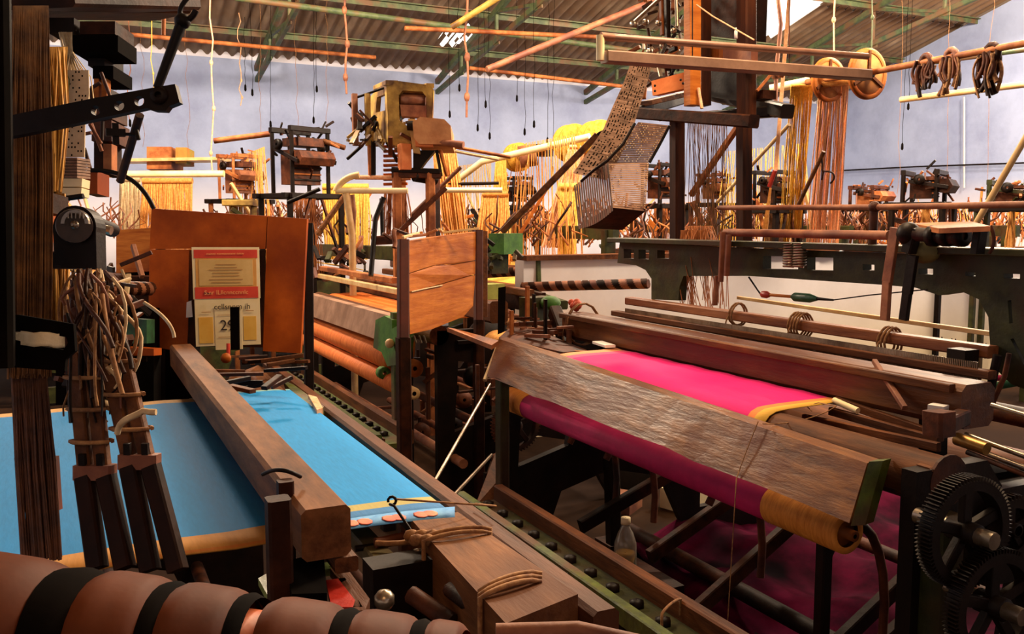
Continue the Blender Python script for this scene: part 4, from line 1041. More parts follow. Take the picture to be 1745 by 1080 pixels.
MB().ext([P(1232, 78, X=2.15), P(1280, 80, X=2.15), P(1280, 104, X=2.15), P(1232, 102, X=2.15)], V(.03, 0, 0)).build('tin_box', rust_p, t)
MB().ext([P(1110, 138, X=2.02), P(1170, 122, X=2.12), P(1170, 150, X=2.12), P(1112, 163, X=2.02)], V(.03, 0, 0)).build('side_block', mat('orange painted wood', '#c0642c', '#e08c50', None, 8, bump=.1), t)
for px, py in ((1116, 146), (1116, 155), (1160, 136), (1164, 142)): MB().ball(P(px, py, X=2.01), .005, 8).build('screw', iron, t)
MB().beam(T_(1132, 60, 2.1), T_(1128, -50, 2.1), .03, .02).build('guide_bar', wood_z, t)
MB().beam(T_(1138, 70, 2.1), T_(1136, -50, 2.1), .02, .02).build('guide_bar', iron, t)
MB().tube([T_(1154, 45, 2.05), T_(1151, -40, 2.05)], .007, 8).build('steel_link', steel, t)
MB().tube([T_(1080, 38, 2.05), T_(1135, -12, 2.05)], .008, 8).build('steel_link', steel, t)
MB().lathe(P(1078, 40, X=2.04), P(1088, 44, X=2.08), [(0, .002), (0, .013), (.02, .013)], 12).build('bearing', steel, t)
for i in range(64):
    px, py = rr.uniform(1085, 1168), rr.uniform(-5, 150)
    if py > 60 and px < 1090: continue
    p = P(px, py, X=rr.uniform(2.1, 2.3)); q = p+V(rr.uniform(-.04, .04), rr.uniform(-.06, .06), rr.uniform(-.09, .09))
    MB().beam(p, q, rr.uniform(.006, .02), rr.uniform(.005, .016)).build('linkage', rr.choice([iron, rust, rust_l, steel, iron, wood_dark, rust_p]), t)
for px, py, r_ in ((1098, 38, .012), (1120, 40, .01), (1105, 88, .012), (1128, 78, .013), (1146, 52, .01)):
    MB().lathe(P(px, py, X=2.07), P(px+8, py, X=2.07), [(0, .003), (0, r_), (.015, r_), (.015, .003)], 14).build('roller', steel, t)
MB().tube([P(1096, 66, X=2.07), P(1097, 84, X=2.07)], .006, 8).build('spring_cup', steel, t)
MB().tube([P(1187, 8, X=2.08), P(1215, 28, X=2.08), P(1285, 68, X=2.08)], .0025, 6).build('stay_wire', thread_p, t)
MB().tube([P(1190, 150, X=2.1), P(1196, 185, X=2.1)], .006, 8).build('link', thread_p, t)
MB().beam(P(1290, 155, X=2.2), P(1318, 122, X=2.25), .02, .01).beam(P(1318, 122, X=2.25), P(1332, 130, X=2.25), .02, .01).build('bent_strip', rust_l, t)
MB().box(P(1300, 163, X=2.25), (.06, .07, .03)).build('side_block', wood_dark, t)
one('small_bottle', MB().lathe(P(1254, 66, X=2.12), P(1254, 46, X=2.12), [(0, .002), (0, .006), (.025, .006), (.032, .003), (.038, .003)], 12), white, 'small bright white bottle standing high on the jacquard tower', 'bottle')
# diagonal braces
one('tower_brace', MB().beam(P(1178, 332, X=2.2), P(1260, 212, X=2.2), .02, .02), rust_l, 'slim rusty diagonal brace between the two tower posts', 'brace')
one('bamboo_pole', MB().tube([P(1222, 345, X=3.1), P(1345, 212, X=3.0)], .009, 8), wood_pale, 'pale bamboo pole slanting behind the right tower post', 'pole')
one('bamboo_pole', MB().tube([P(1360, 350, X=2.9), P(1404, 258, X=2.9)], .009, 8), wood_grey, 'weathered pole slanting before the peach yarn curtain', 'pole')
one('bamboo_pole', MB().tube([P(1684, 345, X=2.6)-(P(1765, 205, X=2.6)-P(1684, 345, X=2.6))*1.2, P(1765, 205, X=2.6)], .010, 8), wood_pale, 'pale bamboo pole slanting at the right edge of the picture', 'pole')
one('cable_loop', MB().tube(bez(P(1400, 262, X=2.9), P(1404, 310, X=2.9), P(1396, 320, X=2.9), P(1404, 290, X=2.9), 8)+bez(P(1406, 292, X=2.9), P(1425, 290, X=2.9), P(1425, 305, X=2.9), P(1415, 312, X=2.9), 8), .004, 6), wood_dark, 'dark looped cable hanging from the weathered pole', 'cable')
one('orange_stick', MB().tube([P(1304, 390, X=2.3), P(1313, 320, X=2.3)], .010, 8, r2=.004), thread_o, 'orange tapered stick with a red top standing behind the guard pipe', 'stick')
one('red_tape', MB().tube([P(1311, 318, X=2.3), P(1321, 290, X=2.3)], .008, 8), mat('red tape', '#b0281c', '#d84a34', None, 10), 'red ribbon tied above the orange tapered stick', 'ribbon')
one('long_ribbon', MB().beam(P(1322, 290, X=2.35), P(1346, -20, X=2.6), .014, .006), thread_p, 'long peach ribbon rising from the red ribbon to the roof', 'ribbon')
# tube lamp fitting, unlit
t = thing('tube_light', 'unlit dusty tube light fitting hung level in front of the jacquard tower', 'tube light', P(1240, 130, Y=2.28))
MB().beam(P(1030, 97, Y=2.28), P(1478, 128, Y=2.28), .045, .034).build('housing', mat('dusty pink enamel', '#70503c', '#94705a', None, 8, rough=.6, bump=.1), t)
MB().tube([P(1034, 63, Y=2.28), P(1478, 96, Y=2.28)], .011, 12).build('tube', mat('dusty glass tube', '#6c4836', '#8a6450', None, 8, rough=.4, bump=.05), t)
MB().tube([P(1023, 60, Y=2.28), P(1023, 103, Y=2.28)], .012, 12).build('end_cap', cream, t)
MB().tube([P(1024, 62, Y=2.28), P(1045, 64, Y=2.28)], .012, 12).build('lamp_holder', rust_p, t)
MB().tube([P(1180, -60, Y=2.28), P(1180, 106, Y=2.28)], .002, 6).build('hanging_wire', iron, t)
MB().tube([P(1120, 110, Y=2.27), P(1135, 75, Y=2.27)], .005, 6).build('hanging_wire', iron, t)
MB().tube([P(1345, -60, Y=2.28), P(1345, 112, Y=2.28)], .002, 6).build('hanging_wire', rust, t)
# ------------------------------------------------------------------ card chain of the tower: ribbon and folded pile
D = 3.25
path = [P(1092, 112, d=3.3), P(1080, 150, d=3.28), P(1066, 185, d=3.25), P(1052, 225, d=3.2), P(1030, 262, d=3.15), P(1006, 300, d=3.12)]
wv0 = P(1120, 118, d=3.3)-P(1092, 112, d=3.3)
card_chain('card_chain', 'brown punched card chain sweeping down from the tower to the hanging pile', path, lambda u: wv0*(.62+.35*u), card_m, 90, .0056)
MATS['pale punched card'] = None; del MATS['pale punched card']
t = thing('card_pile', 'big hanging pile of folded brown punched cards left of the tower post', 'card pile', P(1045, 385, d=3.15))
# curved near face: cards stacked on two folds
def cpile(name, f0, f1, n, m):
    for i in range(n):
        u = i/(n-1)
        a, b = f0(u), f1(u)
        a2, b2 = f0(u+.8/n), f1(u+.8/n)
        MB().ext([a, b, b2, a2], V(.44, .898, 0)*.012).build(name, m, t)
q = lambda x, y, d=3.1: P(x, y, d=d)
cpile('card', lambda u: q(1088-52*u-14*u*u, 208+68*u, 3.1), lambda u: q(1143-38*u, 214+62*u, 3.15), 22, card_m)
cpile('card', lambda u: q(1034+8*u, 279+72*u, 3.05), lambda u: q(1106-6*u, 277+80*u, 3.1), 24, mat('pale punched card', '#9c7a62', '#bc9a80', '#8a6450', 30, rough=.75, bump=.1))
for i in range(17):
    u = i/16; x0 = 978+u*56; x1 = x0+2.9
    d0 = 3.3-.25*u
    y0 = 316-37*u; y1 = 383-31*u+6*math.sin(u*3)
    MB().ext([P(x0, y0, d=d0), P(x1, y0-2, d=d0-.014), P(x1+8, y1-2+8, d=d0-.014), P(x0+8, y1+8, d=d0)], _r*.002+V(0, .004, 0)).build('card_fold', rust_p if i % 2 else card_m, t)
MB().ext([P(988, 388, d=3.3), P(1042, 355, d=3.06), P(1100, 360, d=3.1), P(1060, 392, d=3.32)], V(0, 0, .01)).build('pile_base', wood_dark, t)
dots = MB()
for r0_ in range(20):
    for c0_ in range(13):
        if rr.random() < .4:
            u, v = (r0_+.5)/20, (c0_+.5)/13
            p = q(1088-52*u-14*u*u, 208+68*u, 3.095).lerp(q(1143-38*u, 214+62*u, 3.145), v); dots.ball(p, .0026, 5)
            if v < .12 or v > .9 or rr.random() < .15:
                p = q(1034+8*u, 279+72*u, 3.045).lerp(q(1106-6*u, 277+80*u, 3.095), v); dots.ball(p, .003, 5)
dots.build('lacing', thread_w, t)['kind'] = 'stuff'
MB().tube([P(1082, 210, d=3.0), P(1062, 245, d=3.0), P(1035, 274, d=3.0), P(1012, 290, d=3.02), P(990, 309, d=3.05)], .005, 8).build('cradle_rod', iron, t)
MB().tube([P(1141, 214, d=3.1), P(1125, 245, d=3.12), P(1107, 277, d=3.12)], .005, 8).build('cradle_rod', iron, t)
# long strut in front of the pile
one('long_strut', MB().beam(P(856, 395, d=4.4), P(1018, 230, d=4.2), .028, .028), wood_grey, 'weathered strut slanting up to the yellow yarn wheels', 'strut')
one('strut_hook', MB().tube(bez(P(1015, 234, d=4.2), P(1022, 222, d=4.2), P(1034, 222, d=4.2), P(1042, 228, d=4.2), 8), .008, 6), iron, 'dark hook at the top of the slanting strut', 'hook')

# ------------------------------------------------------------------ yarn wheels on the long pipe
WX = 4.45
def wheel(px, py, rad, m, label, X=WX, spk=True):
    t = thing('yarn_wheel', label, 'yarn wheel', P(px, py, X=X))
    c = P(px, py, X=X); x, y, z = (V(1, 0, 0), V(0, 0, 1), V(0, 1, 0))
    MB().lathe(c-V(0, .012, 0), c+V(0, .012, 0), [(0, rad*.82), (0, rad), (.024, rad), (.024, rad*.82), (0, rad*.82)], 36).build('rim', m, t)
    MB().lathe(c-V(0, .008, 0), c+V(0, .008, 0), [(0, .01), (0, rad*.84), (.016, rad*.84), (.016, .01)], 36).build('disc', mat('ochre disc', '#a8642a', '#d0924a', '#8a5020', 8, bump=.2), t)
    for a_ in (90, 210, 330):
        d = x*math.cos(R(a_))+y*math.sin(R(a_)); MB().beam(c-V(0, .014, 0), c-V(0, .014, 0)+d*rad*.9, .02, .01, up=(0, 1, 0)).build('spoke', wood_y, t)
    MB().lathe(c-V(0, .04, 0), c+V(0, .04, 0), [(0, .01), (0, .028), (.08, .028), (.08, .01)], 14).build('hub', iron, t)
wheel(1478, 126, .155, wood_orange, 'right large ochre yarn wheel on the pipe end')
wheel(1412, 136, .145, wood_orange, 'left large ochre yarn wheel behind the tube light', X=WX+.1)
one('long_pipe', MB().tube([P(1375, 140, X=WX+.05), P(1480, 123, X=WX)], .02, 10), rust_l, 'short axle between the two large ochre yarn wheels', 'axle')
one('long_pipe', MB().tube([P(1480, 124, X=WX), P(1765, 70, X=WX)], .019, 10), rust_l, 'rusty pipe running from the right yarn wheel to the right edge', 'pipe')
for px, py, s, lab, m in ((1578, 118, 1, 'dark bunched strap hanging on the rusty pipe, nearest the wheels', rust), (1621, 110, 1.1, 'beige twisted strap hanging on the rusty pipe', rust_p), (1690, 104, 1.25, 'tangled dark bundle hanging at the right of the rusty pipe', wood_dark)):
    t = thing('hung_strap', lab, 'strap', P(px, py+20, X=WX))
    c = P(px, py-12, X=WX)
    MB().tube(arc(c, (0, 1, 0), (0, 0, 1), .03*s, -90, 270, 12, .04*s), .018, 8).build('loop', m, t)
    for i in range(20):
        q_ = c+V(rr.uniform(-.03, .03), rr.uniform(-.05, .05)*s, rr.uniform(-.02, .02))
        MB().tube(bez(q_, q_+V(0, rr.uniform(-.05, .05), -.06), q_+V(0, rr.uniform(-.07, .07), -.08), q_+V(0, rr.uniform(-.03, .05), rr.uniform(-.18, -.08)*s), 7), rr.uniform(.006, .014), 6).build('tail', rr.choice([m, rust, rope_m]), t)
def curtain(px0, px1, y0, qx0, qx1, y1, d0, d1, n, m, label, r=.0022, nm='yarn_curtain', jit=.012):
    t = thing(nm, label, 'yarn curtain', P((qx0+qx1)/2, y1, d=d1))
    threads(MB(), P(px0, y0, d=d0), P(px1, y0, d=d0), P(qx0, y1, d=d1), P(qx1, y1, d=d1), n, r, jit).build('strands', m, t)['kind'] = 'stuff'
    MB().tube([P(px0, y0, d=d0), P(px1, y0, d=d0)], r*3.5, 8).build('top_rod', m, t)
curtain(1398, 1448, 130, 1372, 1428, 445, 5.9, 7.1, 78, thread_p, 'peach yarn curtain falling from between the ochre yarn wheels', .0034)
curtain(1348, 1386, 146, 1330, 1362, 445, 6.1, 7.3, 52, thread_y, 'yellow yarn curtain left of the peach one', .003)
one('yarn_roll', MB().lathe(P(1392, 138, d=5.95), P(1450, 130, d=5.85), [(0, .02), (0, .05), (.24, .05), (.24, .02)], 18), thread_o, 'bright orange yarn roll at the top of the peach curtain', 'yarn roll')
one('tube_light', MB().tube([P(1312, 152, d=6.2), P(1380, 138, d=6.1)], .03, 10), cream, 'pale yellow tube crossing the top of the yellow yarn curtain', 'tube')
# further pair of wheels and yarn at the middle
bob_m = mat('bobbin yarn', '#a87420', '#d8a848', None, 40, (1, 8, 1), .8, bump=.3, spec=.1)
def ywheels(px, py, d, r1, label, m=bob_m):
    t = thing('yarn_bobbin', label, 'yarn bobbin', P(px, py+20, d=d))
    c = P(px, py, d=d); a_ = V(0, 1, 0)
    MB().lathe(c-a_*r1*.4, c+a_*r1*.4, [(0, .02), (0, r1), (.02, r1), (.02, r1*.82), (r1*.8-.02, r1*.82), (r1*.8-.02, r1), (r1*.8, r1), (r1*.8, .02)], 28).build('wound_yarn', m, t)
    MB().lathe(c-a_*r1*.45, c-a_*r1*.4, [(0, .01), (0, r1*.25), (.01, r1*.25)], 14).build('hub', wood_y, t)
ywheels(882, 268, 7.6, .12, 'left yellow yarn bobbin with orange yarn on the far bar')
ywheels(975, 244, 7.2, .15, 'middle bright yellow yarn bobbin on the far bar')
ywheels(1018, 240, 7.1, .16, 'right bright yellow yarn bobbin behind the strut hook')
one('orange_yarn_roll', MB().lathe(P(885, 268, d=7.4), P(915, 263, d=7.4), [(0, .02), (0, .09), (.14, .09), (.14, .02)], 16), rust_p, 'orange brown yarn roll beside the left yellow bobbin', 'yarn roll')
one('far_bar', MB().tube([P(782, 305, d=7.6), P(822, 275, d=7.35), P(1005, 233, d=6.85)], .028, 8), cream, 'pale bar carrying the far yellow bobbins', 'bar')
one('bar_clamp', MB().box(P(927, 256, d=7.45), (.1, .12, .1), .5), iron, 'dark clamp on the pale far bar between the bobbins', 'clamp')
curtain(846, 862, 268, 832, 858, 400, 7.5, 7.5, 70, thread_y, 'yellow yarn curtain under the left far bobbin', .006)
curtain(970, 1000, 250, 925, 968, 420, 7.1, 7.1, 90, thread_p, 'pale yarn curtain falling beside the slanting strut', .0045)
curtain(952, 985, 318, 948, 978, 450, 7.0, 7.0, 60, thread_y, 'yellow yarn curtain left of the card pile', .008)
curtain(822, 866, 330, 812, 868, 450, 7.4, 7.4, 70, thread_o, 'orange yarn curtain below the left far bobbin', .008)
curtain(738, 776, 250, 762, 800, 440, 6.6, 6.6, 90, thread_o, 'orange yarn curtain right of the ochre jacquard head', .005)
curtain(550, 628, 318, 556, 628, 440, 8.0, 8.0, 120, thread_y, 'wide orange yarn curtain behind the calendar board, right', .008)
curtain(243, 328, 308, 240, 330, 440, 8.2, 8.2, 120, thread_o, 'wide orange yarn curtain behind the calendar board, left', .008)
curtain(205, 240, 305, 205, 238, 440, 8.4, 8.4, 60, thread_w, 'pale yarn curtain at the left of the orange one', .008)
one('white_tube', MB().tube([P(175, 297, d=7.8), P(382, 296, d=7.8)], .03, 10), mat('bright tube', '#f0d890', '#fff0c0', None, 8, rough=.5, bump=0), 'pale yellow tube lying level above the left orange yarn curtain', 'tube')
one('orange_box', MB().ext([P(250, 250, d=8.3), P(292, 250, d=8.3), P(292, 288, d=8.3), P(250, 288, d=8.3)], _f*.3), rust_l, 'larger orange box on the pale shelf at the back left', 'box')
one('green_box', MB().ext([P(299, 251, d=8.3), P(318, 251, d=8.3), P(318, 278, d=8.3), P(299, 278, d=8.3)], _f*.2), mat('orange green tin', '#b86a24', '#5e8a34', None, 6), 'small orange and green tin beside the orange box', 'tin')
one('far_shelf', MB().beam(P(205, 275, d=8.4), P(385, 272, d=8.4), .3, .03), wood_pale, 'pale shelf bar under the orange boxes', 'shelf')

# ------------------------------------------------------------------ machine heads
def head(px, py, d, w_, h_, mm, body, label, yaw=0, style=0, seed=1, legs=1.0, stand=True):
    """a jacquard head about w_ wide and h_ tall whose centre is at the given place, on its own trestle"""
    r2 = random.Random(seed)
    c = P(px, py, d=d); t = thing('jacquard_head', label, 'jacquard head', (c.x, c.y, c.z-h_/2), 'jacquard heads')
    rot = Matrix.Rotation(yaw, 3, 'Z')
    L = lambda x, y, z: c+rot@V(x*w_, y*w_, z*h_)
    for sx in (-.42, .42):
        for sy in (-.3, .3):
            MB().beam(L(sx, sy, -.5), L(sx, sy, .42), .035*w_/.5, .035*w_/.5).build('corner_post', mm, t)
    MB().beam(L(-.46, -.3, .42), L(.46, -.3, .42), .04, .05*w_/.5).build('top_rail', mm, t)
    MB().beam(L(-.46, .3, .42), L(.46, .3, .42), .04, .05*w_/.5).build('top_rail', mm, t)
    MB().box(c+rot@V(0, 0, -h_*.12), (w_*.62, w_*.4, h_*.5), yaw).build('needle_box', body, t)
    for i in range(6): MB().beam(L(-.31, -.215, -.3+.08*i), L(.31, -.215, -.3+.08*i), .012, .012).build('griffe_blade', wood_orange if i % 2 else mm, t)
    MB().box(c+rot@V(0, -.1*w_, h_*.24), (w_*.6, w_*.5, h_*.12), yaw).build('top_board', rust, t)
    MB().lathe(L(-.4, -.42, .0), L(.4, -.42, .0), [(0, .01), (0, .075*w_/.5), (w_*.8, .075*w_/.5), (w_*.8, .01)], 6, False).build('card_cylinder', body, t)
    for s in (-1, 1):
        MB().beam(L(.44*s, -.5, -.05), L(.44*s, .2, .15), .02, .03).build('swing_arm', mm, t)
        MB().lathe(L(.47*s, .0, .2), L(.52*s, .0, .2), [(0, .01), (0, .05*w_/.5), (.03, .05*w_/.5), (.03, .01)], 12).build('cam', iron, t)
    for i in range(30):
        p = L(r2.uniform(-.55, .55), r2.uniform(-.5, .4), r2.uniform(-.3, .55)); q_ = p+V(r2.uniform(-.1, .1), r2.uniform(-.1, .1), r2.uniform(-.12, .12))*w_*1.6
        MB().beam(p, q_, r2.uniform(.01, .022), r2.uniform(.008, .02)).build('linkage', r2.choice([mm, iron, rust, rust_l, body]), t)
    if stand:
        zb = c.z-h_/2
        s = thing('head_trestle', 'trestle carrying the '+label.split(' jacquard')[0]+' jacquard head', 'trestle', (c.x, c.y, 0))
        for sx in (-.6, .6):
            for sy in (-.45, .45):
                p = L(sx, sy, -.5); MB().beam((p.x, p.y, 0), (p.x, p.y, zb), .04, .04).build('leg', rust if style else mm, s)
        MB().beam(L(-.75, -.45, -.5)-V(0, 0, .02), L(.75, -.45, -.5)-V(0, 0, .02), .05, .04).build('rail', iron, s)
        MB().beam(L(-.75, .45, -.5)-V(0, 0, .02), L(.75, .45, -.5)-V(0, 0, .02), .05, .04).build('rail', iron, s)
        for sx in (-.6, .6): MB().beam(L(sx, -.6, -.5)-V(0, 0, .02), L(sx, .6, -.5)-V(0, 0, .02), .04, .04).build('rail', iron, s)
        a, b = L(-.6, -.45, -.5), L(.6, -.45, -.5)
        MB().beam((a.x, a.y, zb-.55), (a.x*.6+b.x*.4, a.y*.6+b.y*.4, zb-.03), .02, .02).build('brace', rust, s)
        MB().beam((b.x, b.y, zb-.55), (b.x*.6+a.x*.4, b.y*.6+a.y*.4, zb-.03), .02, .02).build('brace', rust, s)
        hz = max(.95, zb-.9)
        threads(MB(), L(-.3, -.05, -.5), L(.3, -.05, -.5), V(*(L(-.45, -.05, 0))[:2], hz), V(*(L(.45, -.05, 0))[:2], hz), 60, .003, .01).build('harness_threads', r2.choice([thread_o, rust_l, thread_b]), s)['kind'] = 'stuff'
    return t
head(408, 300, 8.2, .34, .42, rust_l, rust_p, 'small orange jacquard head behind the calendar board', .5, seed=2)
head(512, 272, 6.9, .40, .52, iron, rust, 'dark brown jacquard head above the calendar board', .42, seed=3)
head(880, 325, 8.6, .28, .28, iron, wood_dark, 'small dark jacquard head below the left far bobbin', .3, seed=4)
head(1125, 312, 7.6, .3, .35, iron, rust, 'dark jacquard head between card pile and tower post', .3, seed=5)
head(1318, 322, 7.0, .30, .30, iron, wood_dark, 'black jacquard head right of the right tower post', .3, seed=6)
head(1575, 318, 7.4, .42, .26, iron, wood_dark, 'dark wide jacquard head before the right wall', .5, seed=7)
head(1722, 330, 7.0, .42, .2, green, rust, 'greenish low jacquard head at the right edge', .5, seed=8)
head(1215, 320, 9.0, .3, .3, rust, wood_y, 'far brown jacquard head seen between the tower posts', .3, seed=9)
head(1480, 335, 8.6, .36, .2, rust, rust_l, 'small rusty jacquard head right of the peach yarn curtain', .3, seed=10)
# ------------------------------------------------------------------ orange loom in the middle
def orange_loom():
    t = thing('power_loom', 'middle power loom with orange cloth rolls and a green frame, beyond the wooden board stand', 'loom', (1.5, 4.6, 0), 'power looms')
    y0, y1 = 3.66, 5.8
    q = lambda px, py, X=1.34: P(px, py, X=X)
    MB().ext([q(512, 497), q(675, 541), q(652, 582, 1.31), q(512, 532, 1.31)], V(.05, 0, 0)).build('breast_plank', mat('pinkish worn wood', '#7c5a44', '#a58068', None, 8, bump=.2), t)
    MB().tube([(1.43, y0, .86), (1.43, y1, .86)], .045, 16).build('breast_beam', wood_grey, t)
    MB().lathe((1.36, y0+.12, .70), (1.36, y1, .70), [(0, .01), (0, .04), (1.9, .04), (1.9, .01)], 18).build('cloth_roller', wood_orange, t)
    MB().lathe((1.33, y0+.05, .60), (1.33, y1, .60), [(0, .01), (0, .028), (2.0, .028), (2.0, .01)], 16).build('cloth_roller', wood_pale, t)
    MB().beam((1.72, y0, .95), (1.72, y1, .95), .09, .10).build('batten', wood_y, t)
    MB().beam((1.88, y0, 1.03), (1.88, y1, 1.03), .04, .035).build('reed_cap', wood_y, t)
    MB().beam((1.95, y0, .98), (1.95, y1, .98), .02, .1).build('reed_rail', wood_dark, t)
    for y in (y0, y1-.1):
        o_, h_ = side_frame_pts(1.42, 1, y, 1.2)
        sub(MB().plate(o_, (0, 1, 0), .035, h_).build('side_frame', iron, t), t)
    a = P(675, 560, X=1.30)
    MB().beam((a.x, a.y, .95), (a.x, a.y, 0), .04, .05).build('front_post', green_l, t)
    MB().beam((a.x+.05, a.y-.03, .9), (a.x+.05, a.y-.03, .0), .03, .03).build('front_post', iron, t)
    gm = mat('bright green paint', '#2a5a14', '#4c8024', '#35400f', 14, bump=.3)
    o_ = [P(*p, X=1.27) for p in ((640, 545), (655, 538), (668, 545), (668, 560), (690, 548), (695, 575), (688, 620), (660, 624), (650, 600), (636, 592))]
    MB().plate(o_, (1, 0, 0), .03).build('green_bracket', gm, t)
    MB().ball(P(664, 585, X=1.25), .022, 10).build('knob', wood_pale, t)
    MB().lathe(P(650, 634, X=1.3), P(668, 640, X=1.3), [(0, .01), (0, .03), (.05, .03), (.05, .01)], 10).build('green_boss', gm, t)
    q2 = lambda px, py: P(px, py, X=2.0)
    out = [q2(560, 398), q2(690, 404), q2(800, 412), q2(930, 420), q2(930, 470), q2(905, 470), q2(900, 440), q2(560, 420)]
    MB().beam(q2(540, 425), q2(850, 440), .05, .10).build('top_arch', green, t)
    for i, (x_, z_) in enumerate(((1.7, .4), (2.0, .62), (2.3, .3), (1.9, .15), (2.4, .75), (1.5, .3))):
        MB().tube([(x_, y0-.1, z_), (x_, y1, z_)], .022, 10).build('cross_shaft', (rust, steel, rust_p)[i % 3], t)
    r2 = random.Random(12)
    for i in range(85):
        px, py = r2.uniform(700, 850), r2.uniform(575, 870); X_ = r2.uniform(1.5, 2.6)
        p = P(px, py, X=X_)
        if p.z < .05: continue
        k_ = r2.choice((V(1, .1, 0), V(0, 1, 0), V(0, 0, 1), V(.8, 0, .5)))
        L_ = r2.uniform(.08, .32); e = p+k_*L_
        if e.z > .95: e.z = .95
        MB().beam(p, e, r2.uniform(.012, .03), r2.uniform(.012, .03)).build('lever', r2.choice([rust, iron, wood_dark, wood_y, rust, wood_dark]), t)
    for i in range(7):
        p = P(r2.uniform(705, 830), r2.uniform(640, 760), X=r2.uniform(1.6, 2.2))
        MB().lathe(p, p+V(.0, .04, 0), [(0, .01), (0, .05), (.03, .05), (.03, .01)], 16).build('wheel', r2.choice([rust, iron, wood_red]), t)
    gear(t, V(1.75, 3.55, .45), (0, 1, 0), .12, .03, 48, rust)
    for (a_, b_) in (((545, 725), (520, 1)),):
        pass
    MB().tube([P(582, 660, X=1.5), P(562, 705, X=1.4), P(568, 735, X=1.4)], .007, 6).build('bent_rod', thread_w, t)
    for py in (700, 722): MB().beam(P(580, py, X=1.6), P(690, py-8, X=1.9), .02, .02).build('cross_slat', rust_p, t)
    MB().ball(P(570, 640, X=1.6), .08, 12, (.6, 1, 1)).build('boss', rust, t)
    warp_beam(t, 2.6, .5, y0+.2, y1-.2, .12, .24, thread_o, iron)
    # clutter of castings on the far side above the batten
    for i in range(30):
        px, py = r2.uniform(530, 625), r2.uniform(425, 480)
        p = P(px, py, d=6.4+r2.uniform(-.3, .3)); e = p+V(r2.uniform(-.1, .1), r2.uniform(-.1, .1), r2.uniform(-.08, .12))
        MB().beam(p, e, r2.uniform(.015, .035), r2.uniform(.015, .035)).build('linkage', r2.choice([rust, iron, rust_p, rust_l, green]), t)
    MB().beam(P(550, 457, d=6), P(675, 478, d=4.8), .05, .03).build('upper_rail', rust_l, t)
    MB().beam(P(545, 470, d=6), P(680, 497, d=4.6), .03, .03).build('upper_rail', wood_pale, t)
    return t
orange_loom()
g = [[V(x, 3.86+1.75*i/16, z) for i in range(17)] for x, z in ((1.66, .91), (1.55, .908), (1.47, .906), (1.41, .89), (1.395, .85), (1.39, .78), (1.385, .74))]
oc = cloth_mat('orange weave', '#e0762a', '#000', [(3.0, '#e07a2e'), (3.9, '#e8843a'), (4.1, '#e87a2c'), (5.5, '#d06a24'), (6.0, '#d06a24')])
one('orange_cloth', MB().sheet(g, .002), oc, 'bright orange cloth on the middle loom behind the calendar board', 'cloth')
om = mat('striped orange roll', '#c85c1c', '#f08a3c', None, 40, (.3, 3, .3), .7, bump=.2)
one('cloth_roll', MB().lathe((1.36, 4.05, .70), (1.36, 5.78, .70), [(0, .042), (0, .058), (1.73, .058), (1.73, .042)], 22), om, 'upper orange cloth roll on the middle loom', 'cloth roll')
one('cloth_roll', MB().lathe((1.33, 3.9, .60), (1.33, 5.78, .60), [(0, .03), (0, .042), (1.85, .042), (1.85, .03)], 22), om, 'lower thinner orange roll under the upper one on the middle loom', 'cloth roll')
# ------------------------------------------------------------------ plank board on its stand
t = thing('plank_screen', 'upright screen of three rough orange planks between dark posts, in the middle', 'plank screen', P(750, 570, d=3.7))
def sp(px, py): return P(px, py, d=3.45+(px-690)/130*.55)
vk = (sp(700, 500)-sp(800, 500)).normalized(); nk = V(-vk.y, vk.x, 0).normalized()
if nk.dot(_f) < 0: nk = -nk
edges_ = [[(694, 411), (740, 403), (812, 394)], [(697, 466), (740, 452), (770, 451), (810, 444)], [(697, 498), (745, 486), (800, 470), (810, 468)], [(699, 570), (735, 562), (790, 540), (806, 522)]]
for i in range(3):
    A_, B2 = edges_[i], edges_[i+1]
    gp = lambda e, k: [sp(x, y+k) for x, y in e]
    MB().ext(gp(A_, .8)+list(reversed(gp(B2, -.8))), nk*(.025+.004*i)).build('plank', wood_orange, t)
MB().tube([sp(700, 497)-nk*.004, sp(722, 492)-nk*.004, sp(752, 486)-nk*.004], .003, 6).build('twine', thread_w, t)
for px, y0_, y1_, w_ in ((687, 408, 575, .040), (815, 392, 545, .034), (824, 394, 540, .03)):
    MB().beam(sp(px, y1_), sp(px, y0_), w_, w_).build('post', (mat('dark plum post', '#3a140c', '#5c2414', None, 8)) if px < 820 else wood_y, t)
MB().beam(sp(687, 575), V(sp(687, 575).x, sp(687, 575).y, 0), .05, .05).build('leg', wood_dark, t)
MB().beam(sp(816, 545), V(sp(816, 545).x, sp(816, 545).y, 0), .04, .04).build('leg', wood_dark, t)
for i in range(9):
    px = rr.uniform(665, 800); p = sp(px, 404-(px-690)*.12)
    MB().beam(p, p+V(rr.uniform(-.1, .15), rr.uniform(-.1, .1), rr.uniform(0, .05)), .012, .01).build('stick', rr.choice([rust_l, rust, wood_pale]), t)
for px in (705, 714, 722): MB().tube([sp(px, 572), sp(px+4, 584)], .004, 6).build('screw', steel, t)
one('tie_cloth', MB().tube(bez(sp(672, 392), sp(668, 402), sp(676, 410), sp(672, 422), 8), .01, 6), rust_p, 'pink tie knotted at the top left of the plank screen', 'tie')
for (p0, p1, d0, d1, r_, m_, lab) in (((835, 655), (742, 818), 3.1, 2.5, .005, steel, 'thin steel rod slanting down left from the worn front plank'),
        ((838, 775), (775, 842), 2.9, 2.5, .005, steel, 'second thin steel rod slanting lower beside the front post'),
        ((848, 590), (826, 648), 3.4, 3.3, .008, thread_w, 'short pale rod against the left end of the worn plank')):
    one('slanting_rod', MB().tube([P(*p0, d=d0), P(*p1, d=d1)], r_, 8), m_, lab, 'rod')
